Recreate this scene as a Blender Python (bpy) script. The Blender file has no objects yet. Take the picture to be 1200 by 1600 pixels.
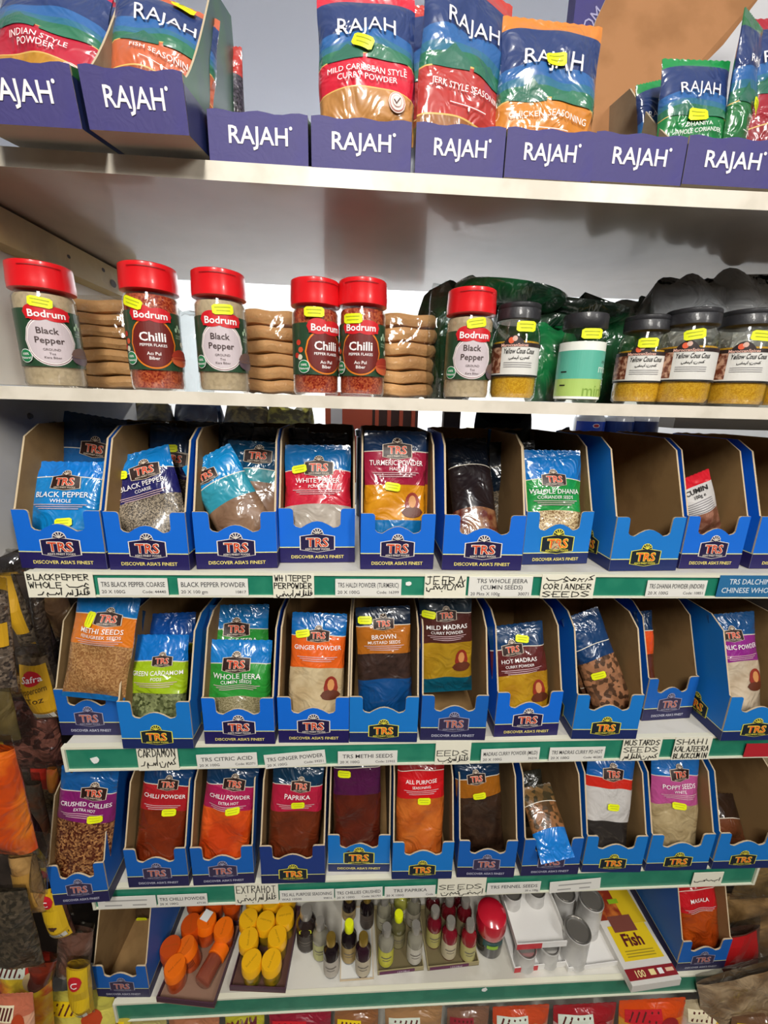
import bpy, math, random
from math import sin, cos, pi, sqrt, hypot
from mathutils import Vector as V, Matrix
S = bpy.context.scene
COL = S.collection
# ---------------------------------------------------------------- camera
F, PITCH, YAW, ROLL = 656.2, .25376, .05719, .02743       # focal length in px of the 1200x1600 frame
CAM = V((0, -.5, 1.35))
fw = V((sin(YAW)*cos(PITCH), cos(YAW)*cos(PITCH), -sin(PITCH)))
rt = V((cos(YAW), -sin(YAW), 0)); up = rt.cross(fw)
A_ = cos(ROLL)*rt + sin(ROLL)*up; B_ = -sin(ROLL)*rt + cos(ROLL)*up
cd = bpy.data.cameras.new('camera'); cd.sensor_fit = 'HORIZONTAL'; cd.sensor_width = 36; cd.lens = F/1200*36
cd.clip_start = .01
cam = bpy.data.objects.new('camera', cd); COL.objects.link(cam)
mw = Matrix((A_, B_, -fw)).transposed().to_4x4(); mw.translation = CAM
cam.matrix_world = mw; S.camera = cam
# ---------------------------------------------------------------- light
w = bpy.data.worlds.new('world'); S.world = w; w.use_nodes = True
w.node_tree.nodes['Background'].inputs[0].default_value = (.95, .97, 1, 1)
w.node_tree.nodes['Background'].inputs[1].default_value = .42
def area(loc, target, sx, sy, power, colr=(1, .97, .93)):
    l = bpy.data.lights.new('ceiling_tube', 'AREA'); l.shape = 'RECTANGLE'; l.size = sx; l.size_y = sy; l.energy = power; l.color = colr
    o = bpy.data.objects.new('ceiling_tube', l); COL.objects.link(o); o.location = loc
    o.rotation_euler = (V(target)-V(loc)).to_track_quat('-Z', 'Y').to_euler()
area((-.08, -1.15, 2.48), (0, .05, .9), .25, 1.2, 38, (1, .96, .89))
area((1.15, -1.7, 2.48), (-.1, 0, .9), .25, 1.2, 26, (1, .965, .91))
area((.3, 1.9, 2.45), (.3, 2.6, 0), 2.4, .5, 85, (.95, .97, 1))
S.view_settings.view_transform = 'Standard'; S.view_settings.look = 'None'
S.view_settings.exposure = 0.35; S.view_settings.gamma = 1; S.view_settings.use_curve_mapping = False

# ---------------------------------------------------------------- pixel helpers (rays of the photograph's lens meeting real planes)
def ray(px, py): return (px-600)/F*A_ - (py-800)/F*B_ + fw
def atY(px, py, Y): d = ray(px, py); return CAM + d*((Y-CAM.y)/d.y)
def atZ(px, py, Z): d = ray(px, py); return CAM + d*((Z-CAM.z)/d.z)
def atX(px, py, X): d = ray(px, py); return CAM + d*((X-CAM.x)/d.x)

# ---------------------------------------------------------------- materials
def lin(h):
    h = h.lstrip('#'); r = []
    for i in (0, 2, 4):
        c = int(h[i:i+2], 16)/255; r.append(c/12.92 if c <= .04045 else ((c+.055)/1.055)**2.4)
    return (*r, 1)
MC = {}
def M(hexc, rough=.5, coat=0, bump=0, bs=40, hex2=None, ns=60, metal=0, kind='noise', lo=.45, hi=.6, dist=0):
    key = (hexc, rough, coat, bump, bs, hex2, ns, metal, kind, lo, hi)
    if key in MC: return MC[key]
    m = bpy.data.materials.new('m_%d' % len(MC)); m.use_nodes = True; nt = m.node_tree; b = nt.nodes['Principled BSDF']
    b.inputs['Base Color'].default_value = lin(hexc); b.inputs['Roughness'].default_value = rough
    b.inputs['Metallic'].default_value = metal; b.inputs['Coat Weight'].default_value = coat; b.inputs['Coat Roughness'].default_value = .07
    tc = None
    if bump or hex2:
        tc = nt.nodes.new('ShaderNodeTexCoord').outputs['Object']
    if hex2:
        if kind == 'voronoi':
            n = nt.nodes.new('ShaderNodeTexVoronoi'); n.inputs['Scale'].default_value = ns; out = n.outputs['Color']
        else:
            n = nt.nodes.new('ShaderNodeTexNoise'); n.inputs['Scale'].default_value = ns; n.inputs['Detail'].default_value = 4; out = n.outputs[0]
        nt.links.new(tc, n.inputs['Vector'])
        r = nt.nodes.new('ShaderNodeValToRGB'); r.color_ramp.elements[0].position = lo; r.color_ramp.elements[1].position = hi
        r.color_ramp.elements[0].color = lin(hexc); r.color_ramp.elements[1].color = lin(hex2)
        nt.links.new(out, r.inputs[0]); nt.links.new(r.outputs[0], b.inputs['Base Color'])
    if bump:
        n = nt.nodes.new('ShaderNodeTexNoise'); n.inputs['Scale'].default_value = bs; n.inputs['Detail'].default_value = 2; n.inputs['Distortion'].default_value = 1.6
        nt.links.new(tc, n.inputs['Vector'])
        bp = nt.nodes.new('ShaderNodeBump'); bp.inputs['Strength'].default_value = bump; bp.inputs['Distance'].default_value = .01
        nt.links.new(n.outputs[0], bp.inputs['Height']); nt.links.new(bp.outputs[0], b.inputs['Normal']); nt.links.new(bp.outputs[0], b.inputs['Coat Normal'])
    MC[key] = m; return m
def clear(tint='ffffff', fac=.12, bump=0, bs=30, rough=.08):
    key = ('clear', tint, fac, bump, bs)
    if key in MC: return MC[key]
    m = bpy.data.materials.new('clear_%d' % len(MC)); m.use_nodes = True; nt = m.node_tree; nt.nodes.remove(nt.nodes['Principled BSDF'])
    t = nt.nodes.new('ShaderNodeBsdfTransparent'); t.inputs[0].default_value = lin(tint)
    g = nt.nodes.new('ShaderNodeBsdfGlossy'); g.inputs['Roughness'].default_value = rough
    mx = nt.nodes.new('ShaderNodeMixShader'); lw = nt.nodes.new('ShaderNodeLayerWeight'); lw.inputs[0].default_value = .5
    pw = nt.nodes.new('ShaderNodeMath'); pw.operation = 'POWER'; pw.inputs[1].default_value = 3; nt.links.new(lw.outputs['Facing'], pw.inputs[0])
    ma = nt.nodes.new('ShaderNodeMath'); ma.operation = 'MULTIPLY_ADD'; ma.inputs[1].default_value = .35+fac; ma.inputs[2].default_value = .02+fac*.28; nt.links.new(pw.outputs[0], ma.inputs[0])
    nt.links.new(ma.outputs[0], mx.inputs[0]); nt.links.new(t.outputs[0], mx.inputs[1]); nt.links.new(g.outputs[0], mx.inputs[2])
    nt.links.new(mx.outputs[0], nt.nodes['Material Output'].inputs[0])
    if bump:
        tc = nt.nodes.new('ShaderNodeTexCoord'); n = nt.nodes.new('ShaderNodeTexNoise'); n.inputs['Scale'].default_value = bs; n.inputs['Distortion'].default_value = 1
        bp = nt.nodes.new('ShaderNodeBump'); bp.inputs['Strength'].default_value = bump; bp.inputs['Distance'].default_value = .01
        nt.links.new(tc.outputs['Object'], n.inputs['Vector']); nt.links.new(n.outputs[0], bp.inputs['Height'])
        nt.links.new(bp.outputs[0], g.inputs['Normal']); nt.links.new(bp.outputs[0], lw.inputs['Normal'])
    MC[key] = m; return m
def emis(hexc, s):
    m = bpy.data.materials.new('lit'); m.use_nodes = True; b = m.node_tree.nodes['Principled BSDF']
    b.inputs['Emission Color'].default_value = lin(hexc); b.inputs['Emission Strength'].default_value = s; return m
def film(h, b=.3): return M(h, .30, 1, b*1.5, 30, dist=2)
def grain(a, b, s=260, lo=.35, hi=.65, bump=.22): return M(a, .35, .7, bump, 45, b, s*1.9, 0, 'voronoi', lo, hi)
def powder(a, b=None, s=30): return M(a, .32, .9, .42, 32, b or a, s)
WHITE = M('f2f2ee', .5); PRINT = M('f4f0ee', .55); BLACK = M('161414', .5); YEL = M('e6ee14', .45); YTX = M('b0b41c', .6)

# ---------------------------------------------------------------- mesh builder
class MB:
    def __init__(s): s.v = []; s.f = []; s.m = []; s.mats = []
    def mi(s, m):
        if m not in s.mats: s.mats.append(m)
        return s.mats.index(m)
    def add(s, vs, fs, m):
        o = len(s.v); s.v += [tuple(p) for p in vs]; k = s.mi(m) if not isinstance(m, list) else None
        for i, f in enumerate(fs): s.f.append([o+j for j in f]); s.m.append(k if k is not None else s.mi(m[i]))
        return s
    def box(s, x0, x1, y0, y1, z0, z1, m):
        vs = [(x, y, z) for x in (x0, x1) for y in (y0, y1) for z in (z0, z1)]
        return s.add(vs, [(0, 1, 3, 2), (4, 6, 7, 5), (0, 4, 5, 1), (2, 3, 7, 6), (0, 2, 6, 4), (1, 5, 7, 3)], m)
    def prism(s, pts, a0, a1, mf, m0, m1, mr):
        """pts 2D polygon, mf(p,a)->3D, caps m0 (a0) m1 (a1), rim mr"""
        n = len(pts); vs = [mf(p, a0) for p in pts]+[mf(p, a1) for p in pts]
        fs = [list(range(n))[::-1], list(range(n, 2*n))]+[(i, (i+1) % n, n+(i+1) % n, n+i) for i in range(n)]
        return s.add(vs, fs, [m0, m1]+[mr]*n)
    def lathe(s, prof, m, n=24, cx=0, cy=0, sx=1, sy=1, z0=0, caps=True):
        """prof: (r, z) or (r, z, mat)"""
        o = len(s.v)
        for p in prof:
            for i in range(n):
                a = 2*pi*i/n; s.v.append((cx+p[0]*cos(a)*sx, cy+p[0]*sin(a)*sy, z0+p[1]))
        for j in range(len(prof)-1):
            k = s.mi(prof[j+1][2] if len(prof[j+1]) > 2 else m)
            for i in range(n):
                s.f.append([o+j*n+i, o+j*n+(i+1) % n, o+(j+1)*n+(i+1) % n, o+(j+1)*n+i]); s.m.append(k)
        for j, rev in ((0, 1), (len(prof)-1, 0)):
            if caps and prof[j][0] > 1e-4:
                ring = [o+j*n+i for i in range(n)]; s.f.append(ring[::-1] if rev else ring)
                s.m.append(s.mi(prof[j][2] if len(prof[j]) > 2 else m))
        return s
    def cols(s, x0, x1, top, bot, mf, off, m, nx=8, nz=3):
        """patch between bot(x) and top(x) mapped by mf(x,z,off)"""
        vs = []; fs = []
        for i in range(nx+1):
            x = x0+(x1-x0)*i/nx; t = top(x) if callable(top) else top; b = bot(x) if callable(bot) else bot
            for j in range(nz+1): vs.append(mf(x, b+(t-b)*j/nz, off))
        for i in range(nx):
            for j in range(nz):
                a = i*(nz+1)+j; fs.append((a, a+nz+1, a+nz+2, a+1))
        return s.add(vs, fs, m)
    def ell(s, cx, cz, rx, rz, mf, off, m, nx=16, nz=6):
        g = lambda x: rz*sqrt(max(0, 1-((x-cx)/rx)**2))
        return s.cols(cx-rx, cx+rx, lambda x: cz+g(x), lambda x: cz-g(x), mf, off, m, nx, nz)
    def text(s, t, cx, cz, h, mf, off, m, maxw=None, bold=0, rot=0, align=0, shear=0):
        vs, fs, wd = text2d(t, bold); sc = h/.73; sx = sc
        if maxw and wd*sx > maxw: sx = maxw/wd
        c, q = cos(rot), sin(rot); out = []
        for x, y in vs:
            X = (x+align*wd/2)*sx+shear*y*sc; Y = (y-.365)*sc; out.append(mf(cx+X*c-Y*q, cz+X*q+Y*c, off))
        return s.add(out, fs, m)
    def ribbon(s, pts, wd, mf, off, m):
        for i in range(len(pts)-1):
            (x0, y0), (x1, y1) = pts[i], pts[i+1]; d = hypot(x1-x0, y1-y0) or 1e-6; ux, uy = (x1-x0)/d*wd/2, (y1-y0)/d*wd/2
            s.add([mf(a, b, off) for a, b in ((x0-ux-uy, y0-uy+ux), (x0-ux+uy, y0-uy-ux), (x1+ux+uy, y1+uy-ux), (x1+ux-uy, y1+uy+ux))], [(0, 1, 2, 3)], m)
        return s
    def mesh(s, name, smooth=True):
        me = bpy.data.meshes.new(name); me.from_pydata(s.v, [], s.f)
        for m in s.mats: me.materials.append(m)
        me.polygons.foreach_set('material_index', s.m)
        if smooth: me.shade_smooth(); me.set_sharp_from_angle(angle=.7)
        me.update(); return me
    def build(s, name, parent=None, smooth=True):
        o = bpy.data.objects.new(name, s.mesh(name, smooth)); COL.objects.link(o); o.parent = parent; return o
TX = {}
def text2d(t, bold=0):
    if (t, bold) in TX: return TX[(t, bold)]
    cu = bpy.data.curves.new('t', 'FONT'); cu.body = t; cu.size = 1; cu.align_x = 'CENTER'; cu.offset = bold; cu.resolution_u = 2; cu.dimensions = '2D'; cu.fill_mode = 'FRONT'
    ob = bpy.data.objects.new('t', cu); me = bpy.data.meshes.new_from_object(ob)
    vs = [(v.co.x, v.co.y) for v in me.vertices]; fs = [tuple(p.vertices) for p in me.polygons]
    xs = [p[0] for p in vs] or [0]; r = (vs, fs, max(xs)-min(xs)); TX[(t, bold)] = r
    bpy.data.objects.remove(ob); bpy.data.curves.remove(cu); bpy.data.meshes.remove(me); return r
def tag(o, label, cat, group=None, kind=None):
    if label: o['label'] = label
    if cat: o['category'] = cat
    if group: o['group'] = group
    if kind: o['kind'] = kind
    return o
def thing(name, label, cat, loc=(0, 0, 0), group=None, rz=0):
    o = bpy.data.objects.new(name, None); o.empty_display_size = .02; COL.objects.link(o); o.location = loc; o.rotation_euler = (0, 0, rz)
    return tag(o, label, cat, group)
def frame(o, P0, P1, yaw=0):
    """stand o at P0 with its Z toward P1"""
    z = (V(P1)-V(P0)).normalized(); x = V((cos(yaw), sin(yaw), 0)); y = z.cross(x).normalized(); x = y.cross(z)
    m = Matrix((x, y, z)).transposed().to_4x4(); m.translation = V(P0); o.matrix_world = m; return o
def dup(root, loc, label=None, rz=0, sx=1, sy=1, sz=1):
    r = root.copy(); COL.objects.link(r); r.location = loc; r.rotation_euler = (0, 0, rz); r.scale = (sx, sy, sz)
    if label: r['label'] = label
    for ch in [c for c in bpy.data.objects if c.parent == root]:
        c = ch.copy(); COL.objects.link(c); c.parent = r
        for g in [g for g in bpy.data.objects if g.parent == ch]:
            d = g.copy(); COL.objects.link(d); d.parent = c
    return r
def struct(name, mb, kind='structure', smooth=False):
    o = mb.build(name, None, smooth); o['kind'] = kind; return o
def front(x, z, off): return (x, -off, z)                 # print on a flat upright face looking to -Y

# ---------------------------------------------------------------- hand lettering
HF = {'A': [[(0, 0), (2, 6), (4, 0)], [(1, 2), (3, 2)]], 'B': [[(0, 0), (0, 6), (3, 5), (3, 4), (0, 3), (3.5, 2), (3.5, 1), (0, 0)]], 'C': [[(4, 5), (2, 6), (0, 4), (0, 1), (2, 0), (4, 1)]],
 'D': [[(0, 0), (0, 6), (3, 5), (4, 3), (3, 1), (0, 0)]], 'E': [[(4, 6), (0, 6), (0, 0), (4, 0)], [(0, 3), (3, 3)]], 'H': [[(0, 0), (0, 6)], [(4, 0), (4, 6)], [(0, 3), (4, 3)]], 'I': [[(2, 0), (2, 6)]],
 'J': [[(1, 6), (4, 6)], [(3, 6), (3, 1), (1.5, 0), (0, 1)]], 'K': [[(0, 0), (0, 6)], [(4, 6), (0, 3), (4, 0)]], 'L': [[(0, 6), (0, 0), (4, 0)]], 'M': [[(0, 0), (.4, 6), (2, 2), (3.6, 6), (4, 0)]],
 'N': [[(0, 0), (0, 6), (4, 0), (4, 6)]], 'O': [[(2, 6), (0, 4), (0, 2), (2, 0), (4, 2), (4, 4), (2, 6)]], 'P': [[(0, 0), (0, 6), (3.5, 5.5), (3.5, 3.5), (0, 3)]], 'R': [[(0, 0), (0, 6), (3.5, 5.5), (3.5, 3.8), (0, 3), (4, 0)]],
 'S': [[(4, 5.4), (2, 6), (0, 4.6), (4, 1.6), (2, 0), (0, .8)]], 'T': [[(0, 6), (4, 6)], [(2, 6), (2, 0)]], 'U': [[(0, 6), (0, 1), (2, 0), (4, 1), (4, 6)]], 'W': [[(0, 6), (1, 0), (2, 4), (3, 0), (4, 6)]], 'X': [[(0, 0), (4, 6)], [(0, 6), (4, 0)]]}
# Arabic words as joined pen strokes, right end first letter; unit box 0..10 x 0..6
AR = {'filfil': [[(10, 3.5), (9.2, 3.8), (9, 2.8), (10, 2.6), (9, 1.6), (8, 1.6), (8, 5), (7.8, 1.6), (6.8, 1.6), (6.4, 2.8), (6, 1.6), (5.2, 1.6), (5.2, 5.4), (4.8, 1), (3.8, .6)], [(9.4, 4.9), (9.5, 4.7)], [(6.4, 4), (6.5, 3.8)], [(3, 4.6), (3, 1.6)], [(2.6, 1.5), (2.2, 2.8), (1.8, 1.5), (1.2, 2.8), (.6, 1.4), (0, .2)]],
 'aswad': [[(9.6, 5.4), (9.4, 1.4)], [(8.8, 2.6), (8.2, 1.4), (7.6, 2.6), (7, 1.4), (4.5, 1.4), (4, 2.6), (3.6, 1.4), (3.8, .2)], [(2.4, 3.2), (1.6, 1.4), (0, 1.2)]],
 'hab': [[(10, 3), (9, 4), (8, 2), (10, .8), (8, .2)], [(7.4, 2.4), (5, 1.2), (1, 1.4), (0, 3)], [(4, 0), (4.1, -.2)]],
 'abyad': [[(9.6, 5.2), (9.4, 1.2)], [(8.8, 2.6), (8, 1.4), (7, 1.2), (6.4, 2.4), (5.6, 1.2), (4.6, 2.6), (3.6, 2.2), (4, 1.2), (2, 1.2), (1.4, 0), (.2, .4), (0, 1.8)], [(4.4, 4), (4.5, 3.8)], [(7.8, .2), (7.9, 0)]],
 'kamun': [[(10, 5), (8.6, 3.6), (9.6, 2), (8, 1.6), (7.4, 2.8), (6.6, 1.6), (5.6, 3), (4.8, 1.6), (5, .4)], [(4, 2.4), (3, .4), (1, .4), (.4, 2.6)], [(2, 3), (2.1, 2.8)]],
 'kuzbara': [[(10, 5), (8.4, 3.8), (9.6, 2), (8, 1.8)], [(7.4, 2.8), (6.6, .6)], [(6, 2.6), (5, 1.8), (4.2, 2.8), (3.6, .8)], [(3, 2.2), (2, 3), (1.4, 1.8), (2.6, 1.4), (1, 1.2), (0, 2.4)], [(5.2, .8), (5.3, .6)]]}
def hand(mb, s, x0, x1, z, h, rnd, wd=.0011, mf=front, off=.0012, m=None):
    cw = (x1-x0)/max(1, len(s))
    for i, ch in enumerate(s):
        for st in HF.get(ch, []):
            dx = rnd.uniform(-.1, .1)*cw; dz = rnd.uniform(-.06, .06)*h
            mb.ribbon([(x0+i*cw+dx+p[0]/4*cw*.72, z+dz+p[1]/6*h) for p in st], wd, mf, off, m or BLACK)
def arab(mb, k, x0, x1, z, h, wd=.0009, mf=front, off=.0012):
    for st in AR[k]: mb.ribbon([(x0+p[0]/10*(x1-x0), z+p[1]/6*h) for p in st], wd, mf, off, BLACK)

# ================================================================ SETTING
ZT = {1: 1.140, 2: .882, 3: .622, 4: .361}; ZB = {1: 1.107, 2: .842, 3: .579, 4: .316}
XL, XR = -.405, .672
struct('floor', MB().box(-4, 4, -4, 5, -.02, 0, M('5c5246', .4, 0, 0, 1, '4e463c', 6)))
struct('ceiling', MB().box(-4, 4, -4, 5, 2.6, 2.64, M('e2e8f8', .7)))
struct('wall_back', MB().box(-4, 4, 3.0, 3.05, 0, 2.6, M('f4f5f4', .7)))
struct('wall_left', MB().box(-4.05, -4, -4, 5, 0, 2.6, M('e8e6e0', .7)))
struct('wall_right', MB().box(4, 4.05, -4, 5, 0, 2.6, M('e8e6e0', .7)))
struct('wall_front', MB().box(-4, 4, -4.05, -4, 0, 2.6, M('8a7c6c', .7)))
for k, (x, y) in enumerate(((-.35, 2.1), (-.35, 2.55), (.7, 2.2))):
    t = thing('ceiling_light', ('long white strip light on the ceiling, nearer of two at the left', 'long white strip light on the ceiling, farther of two at the left', 'long white strip light on the ceiling over the centre right')[k], 'light', (x, y, 2.6), 'strip lights behind the shelves')
    MB().box(-.75, .75, -.09, .09, -.03, 0, M('b9c4d6', .4)).build('housing', t)
    MB().box(-.73, .73, -.07, .07, -.05, -.03, emis('f4f8ff', 2.2)).build('diffuser', t)

# white board shelves
WB = M('dcd8d0', .32, .3, .03, 8, 'c9c5bd', 5); WE = M('ddd5c6', .45, .1, .02, 30, 'd0c8b8', 18)
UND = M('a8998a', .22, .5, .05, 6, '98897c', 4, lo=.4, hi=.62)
def board(name, label, z0, z1, sag, depth=.39, lip=0):
    t = thing(name, label, 'shelf', (.1, 0, z0)); mb = MB(); n = 24; vs = []; fs = []; ms = []
    for i in range(n+1):
        x = -.95+2.1*i/n; s = sag*(((x-.1)/.55)**2-1) if abs(x-.1) < .8 else sag*(((.8)/.55)**2-1)
        for y, z in ((0, 0), (0, z1-z0), (depth, z1-z0), (depth, 0)): vs.append((x-.1, y, z+s))
    for i in range(n):
        a = i*4
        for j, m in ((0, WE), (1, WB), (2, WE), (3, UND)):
            fs.append((a+j, a+4+j, a+4+(j+1) % 4, a+(j+1) % 4)); ms.append(m)
    fs += [(0, 1, 2, 3), (n*4+3, n*4+2, n*4+1, n*4)]; ms += [WE, WE]
    mb.add(vs, fs, ms).build('board', t, False); return t
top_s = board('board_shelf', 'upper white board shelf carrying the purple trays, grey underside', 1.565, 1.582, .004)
mid_s = board('board_shelf', 'lower white board shelf carrying the spice jars', 1.3435, 1.3575, .0012)
mb = MB()
for x, y in ((-.30, .02), (-.18, .06), (-.02, .2), (.33, .25), (.05, .3)): mb.lathe([(.0032, 0), (.0032, .0006)], M('2a221c', .6), 10, x-.1, y, 1.6, 1, -.0012)
mb.build('screw_hole', top_s)
# timber batten under the upper shelf, left
t = thing('timber_batten', 'old pale timber batten with knots fixed under the left end of the upper shelf', 'batten', (-.45, 0, 1.520))
MB().box(0, .025, .0, .40, 0, .0405, M('a8925e', .6, 0, .15, 20, '84704a', 9, lo=.5, hi=.72)).build('beam', t, False)
mb = MB()
for y, z, r in ((.31, .014, .006), (.20, .022, .0025), (.285, .028, .003)): mb.cols(y-r*1.6, y+r*1.6, lambda q, y=y, z=z, r=r: z+r*sqrt(max(0, 1-((q-y)/(r*1.6))**2)), lambda q, y=y, z=z, r=r: z-r*sqrt(max(0, 1-((q-y)/(r*1.6))**2)), lambda a, b, o: (.025+o, a, b), .0005, M('33241a', .7), 8, 1)
mb.build('knot', t)
# upright white panels left of the upper compartments
UPW = M('d6d2ca', .45, .1, .03, 10, 'c8c3ba', 6)
t = thing('side_panel', 'white upright side panel left of the jars and trays', 'panel', (-.470, .02, 1.15))
MB().box(0, .018, 0, .37, 0, .192, UPW).box(0, .018, 0, .37, .21, .413, UPW).build('board', t, False)
for y, z in ((.09, .17), (.10, .235), (.22, .24)):
    mb = MB(); mb.add([(.018+d, y+r*cos(2*pi*i/10), z+r*sin(2*pi*i/10)) for d, r in ((0, .0045), (.003, .003)) for i in range(10)], [(i, (i+1) % 10, 10+(i+1) % 10, 10+i) for i in range(10)]+[tuple(range(10, 20))], M('7d776c', .4)); mb.build('screw', t)
# gondola
DK = M('4a4540', .6, 0, 0, 1, '3a3632', 5); SH = M('d9d6cc', .35, .2, .02, 10, 'c4c0b4', 12); GR = M('1d7a60', .4, .3, .04, 20, '2a8468', 30); RAIL = M('e4e2cc', .4, .2)
struct('wall_pegboard', MB().box(-1.3, XL-.0, .19, .20, 0, 1.13, M('463a32', .7, 0, 0, 1, '2c241f', 12)).box(XR+.02, 1.6, .19, .20, 0, 1.13, M('4a3c30', .7, 0, 0, 1, '2c241f', 12)))
t = thing('back_panel', 'dark metal back panel of the shop shelving behind the blue trays', 'panel', (0, .37, .2))
MB().box(XL, XR, 0, .012, 0, .93, DK).build('sheet', t, False)
lab = {1: 'green edged shelf with the top row of blue trays', 2: 'green edged shelf with the second row of blue trays', 3: 'green edged shelf with the third row of blue trays', 4: 'lowest green edged shelf holding small bottles, pots and tins'}
for k in (1, 2, 3, 4):
    t = thing('metal_shelf', lab[k], 'shelf', (0, 0, ZB[k])); H = ZT[k]-ZB[k]
    xl = XL; xr = XR if k > 1 else .95
    mb = MB(); mb.box(xl+.002, xr-.002, .003, .37, H-.012, H, SH).build('deck', t, False)
    MB().box(xl+.003, xr-.003, -.002, .003, .002, H-.002, GR).build('green_insert', t, False)['label'] = 'green paper insert in the shelf edge'
    MB().box(xl, xr, -.0045, .003, H-.003, H+.0008, RAIL).box(xl, xr, -.0045, .003, 0, .0025 if k < 4 else .0015, RAIL).build('ticket_rail', t, False)
    for x in (xl, xr-.004): MB().box(x, x+.004, -.005, .003, 0, H, RAIL).build('end_cap', t, False)
    if k < 4 or True:
        for x in (xl, xr-.003): MB().box(x, x+.003, .003, .34, -.010, H-.012, DK).build('bracket', t, False)
# blobs of torn white paper stuck on green insert
for k, px, py, r in ((2, 149, 1187, 9), (4, 757, 1546, 7), (1, 638, 912, 5)):
    P = atY(px, py, -.003); mb = MB(); rnd = random.Random(px)
    pts = [(cos(a*pi/5)*r*.0008*rnd.uniform(.7, 1.2), sin(a*pi/5)*r*.0006*rnd.uniform(.7, 1.2)) for a in range(10)]
    mb.prism(pts, 0, -.0008, lambda p, a: (p[0], a, p[1]), WHITE, WHITE, WHITE)
    o = mb.build('paper_scrap', None, False); o.location = P; tag(o, {2: 'torn white paper scrap near left end of second green shelf edge', 4: 'torn white paper scrap on the lowest green shelf edge', 1: 'small white scrap right of the turmeric shelf label'}[k], 'scrap')

# ================================================================ LOGO AND TRAYS
def logo(mb, cx, cz, hw, mf, variant, off=.0005):
    """spice brand badge: fan over a dark shield with big letters"""
    dark, line, red, sub = {'a': (M('1c1440', .5), M('efe6d8', .5), M('d4461e', .5), M('efe6d8', .5)), 'b': (M('14202c', .5), M('f2e84e', .5), M('f2662a', .5), M('f2e84e', .5)),
                            'f': (M('38304c', .5), M('a4a4bc', .5), M('c46c50', .5), M('a4a4bc', .5)), 'c': (M('2a1410', .45), M('d8c8b4', .5), M('d8401c', .45), M('d8c8b4', .5))}[variant]
    def tp(k): return lambda x: cz+hw*(.44+.16*(1-abs((x-cx)/hw/k)))*k
    def bt(k): return lambda x: cz-hw*(.42+.16*(1-abs((x-cx)/hw/k)))*k
    for k, m, o in ((1.0, line, 0), (.945, dark, .0003)): mb.cols(cx-hw*k, cx+hw*k, tp(k), bt(k), mf, off+o, m, 10, 4)
    for k, m, o in ((.36, line, 0), (.32, dark, .0003)):
        mb.cols(cx-hw*k, cx+hw*k, lambda x: cz+hw*(.56+sqrt(max(0, k*k-((x-cx)/hw)**2))), cz+hw*.56, mf, off+o, m, 10, 2)
    for a in (30, 60, 90, 120, 150):
        r = a*pi/180; mb.ribbon([(cx, cz+hw*.56), (cx+cos(r)*hw*.33, cz+hw*(.56+.33*sin(r)))], hw*.045, mf, off+.0006, line)
    mb.text('TRS', cx, cz+hw*.07, hw*.56, mf, off+.0006, line, hw*1.66, .045)
    mb.text('TRS', cx, cz+hw*.07, hw*.54, mf, off+.0009, red, hw*1.58, .012)
    mb.text("ASIA'S FINEST FOODS", cx, cz-hw*.36, hw*.12, mf, off+.0006, sub, hw*1.4, .01)

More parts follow.
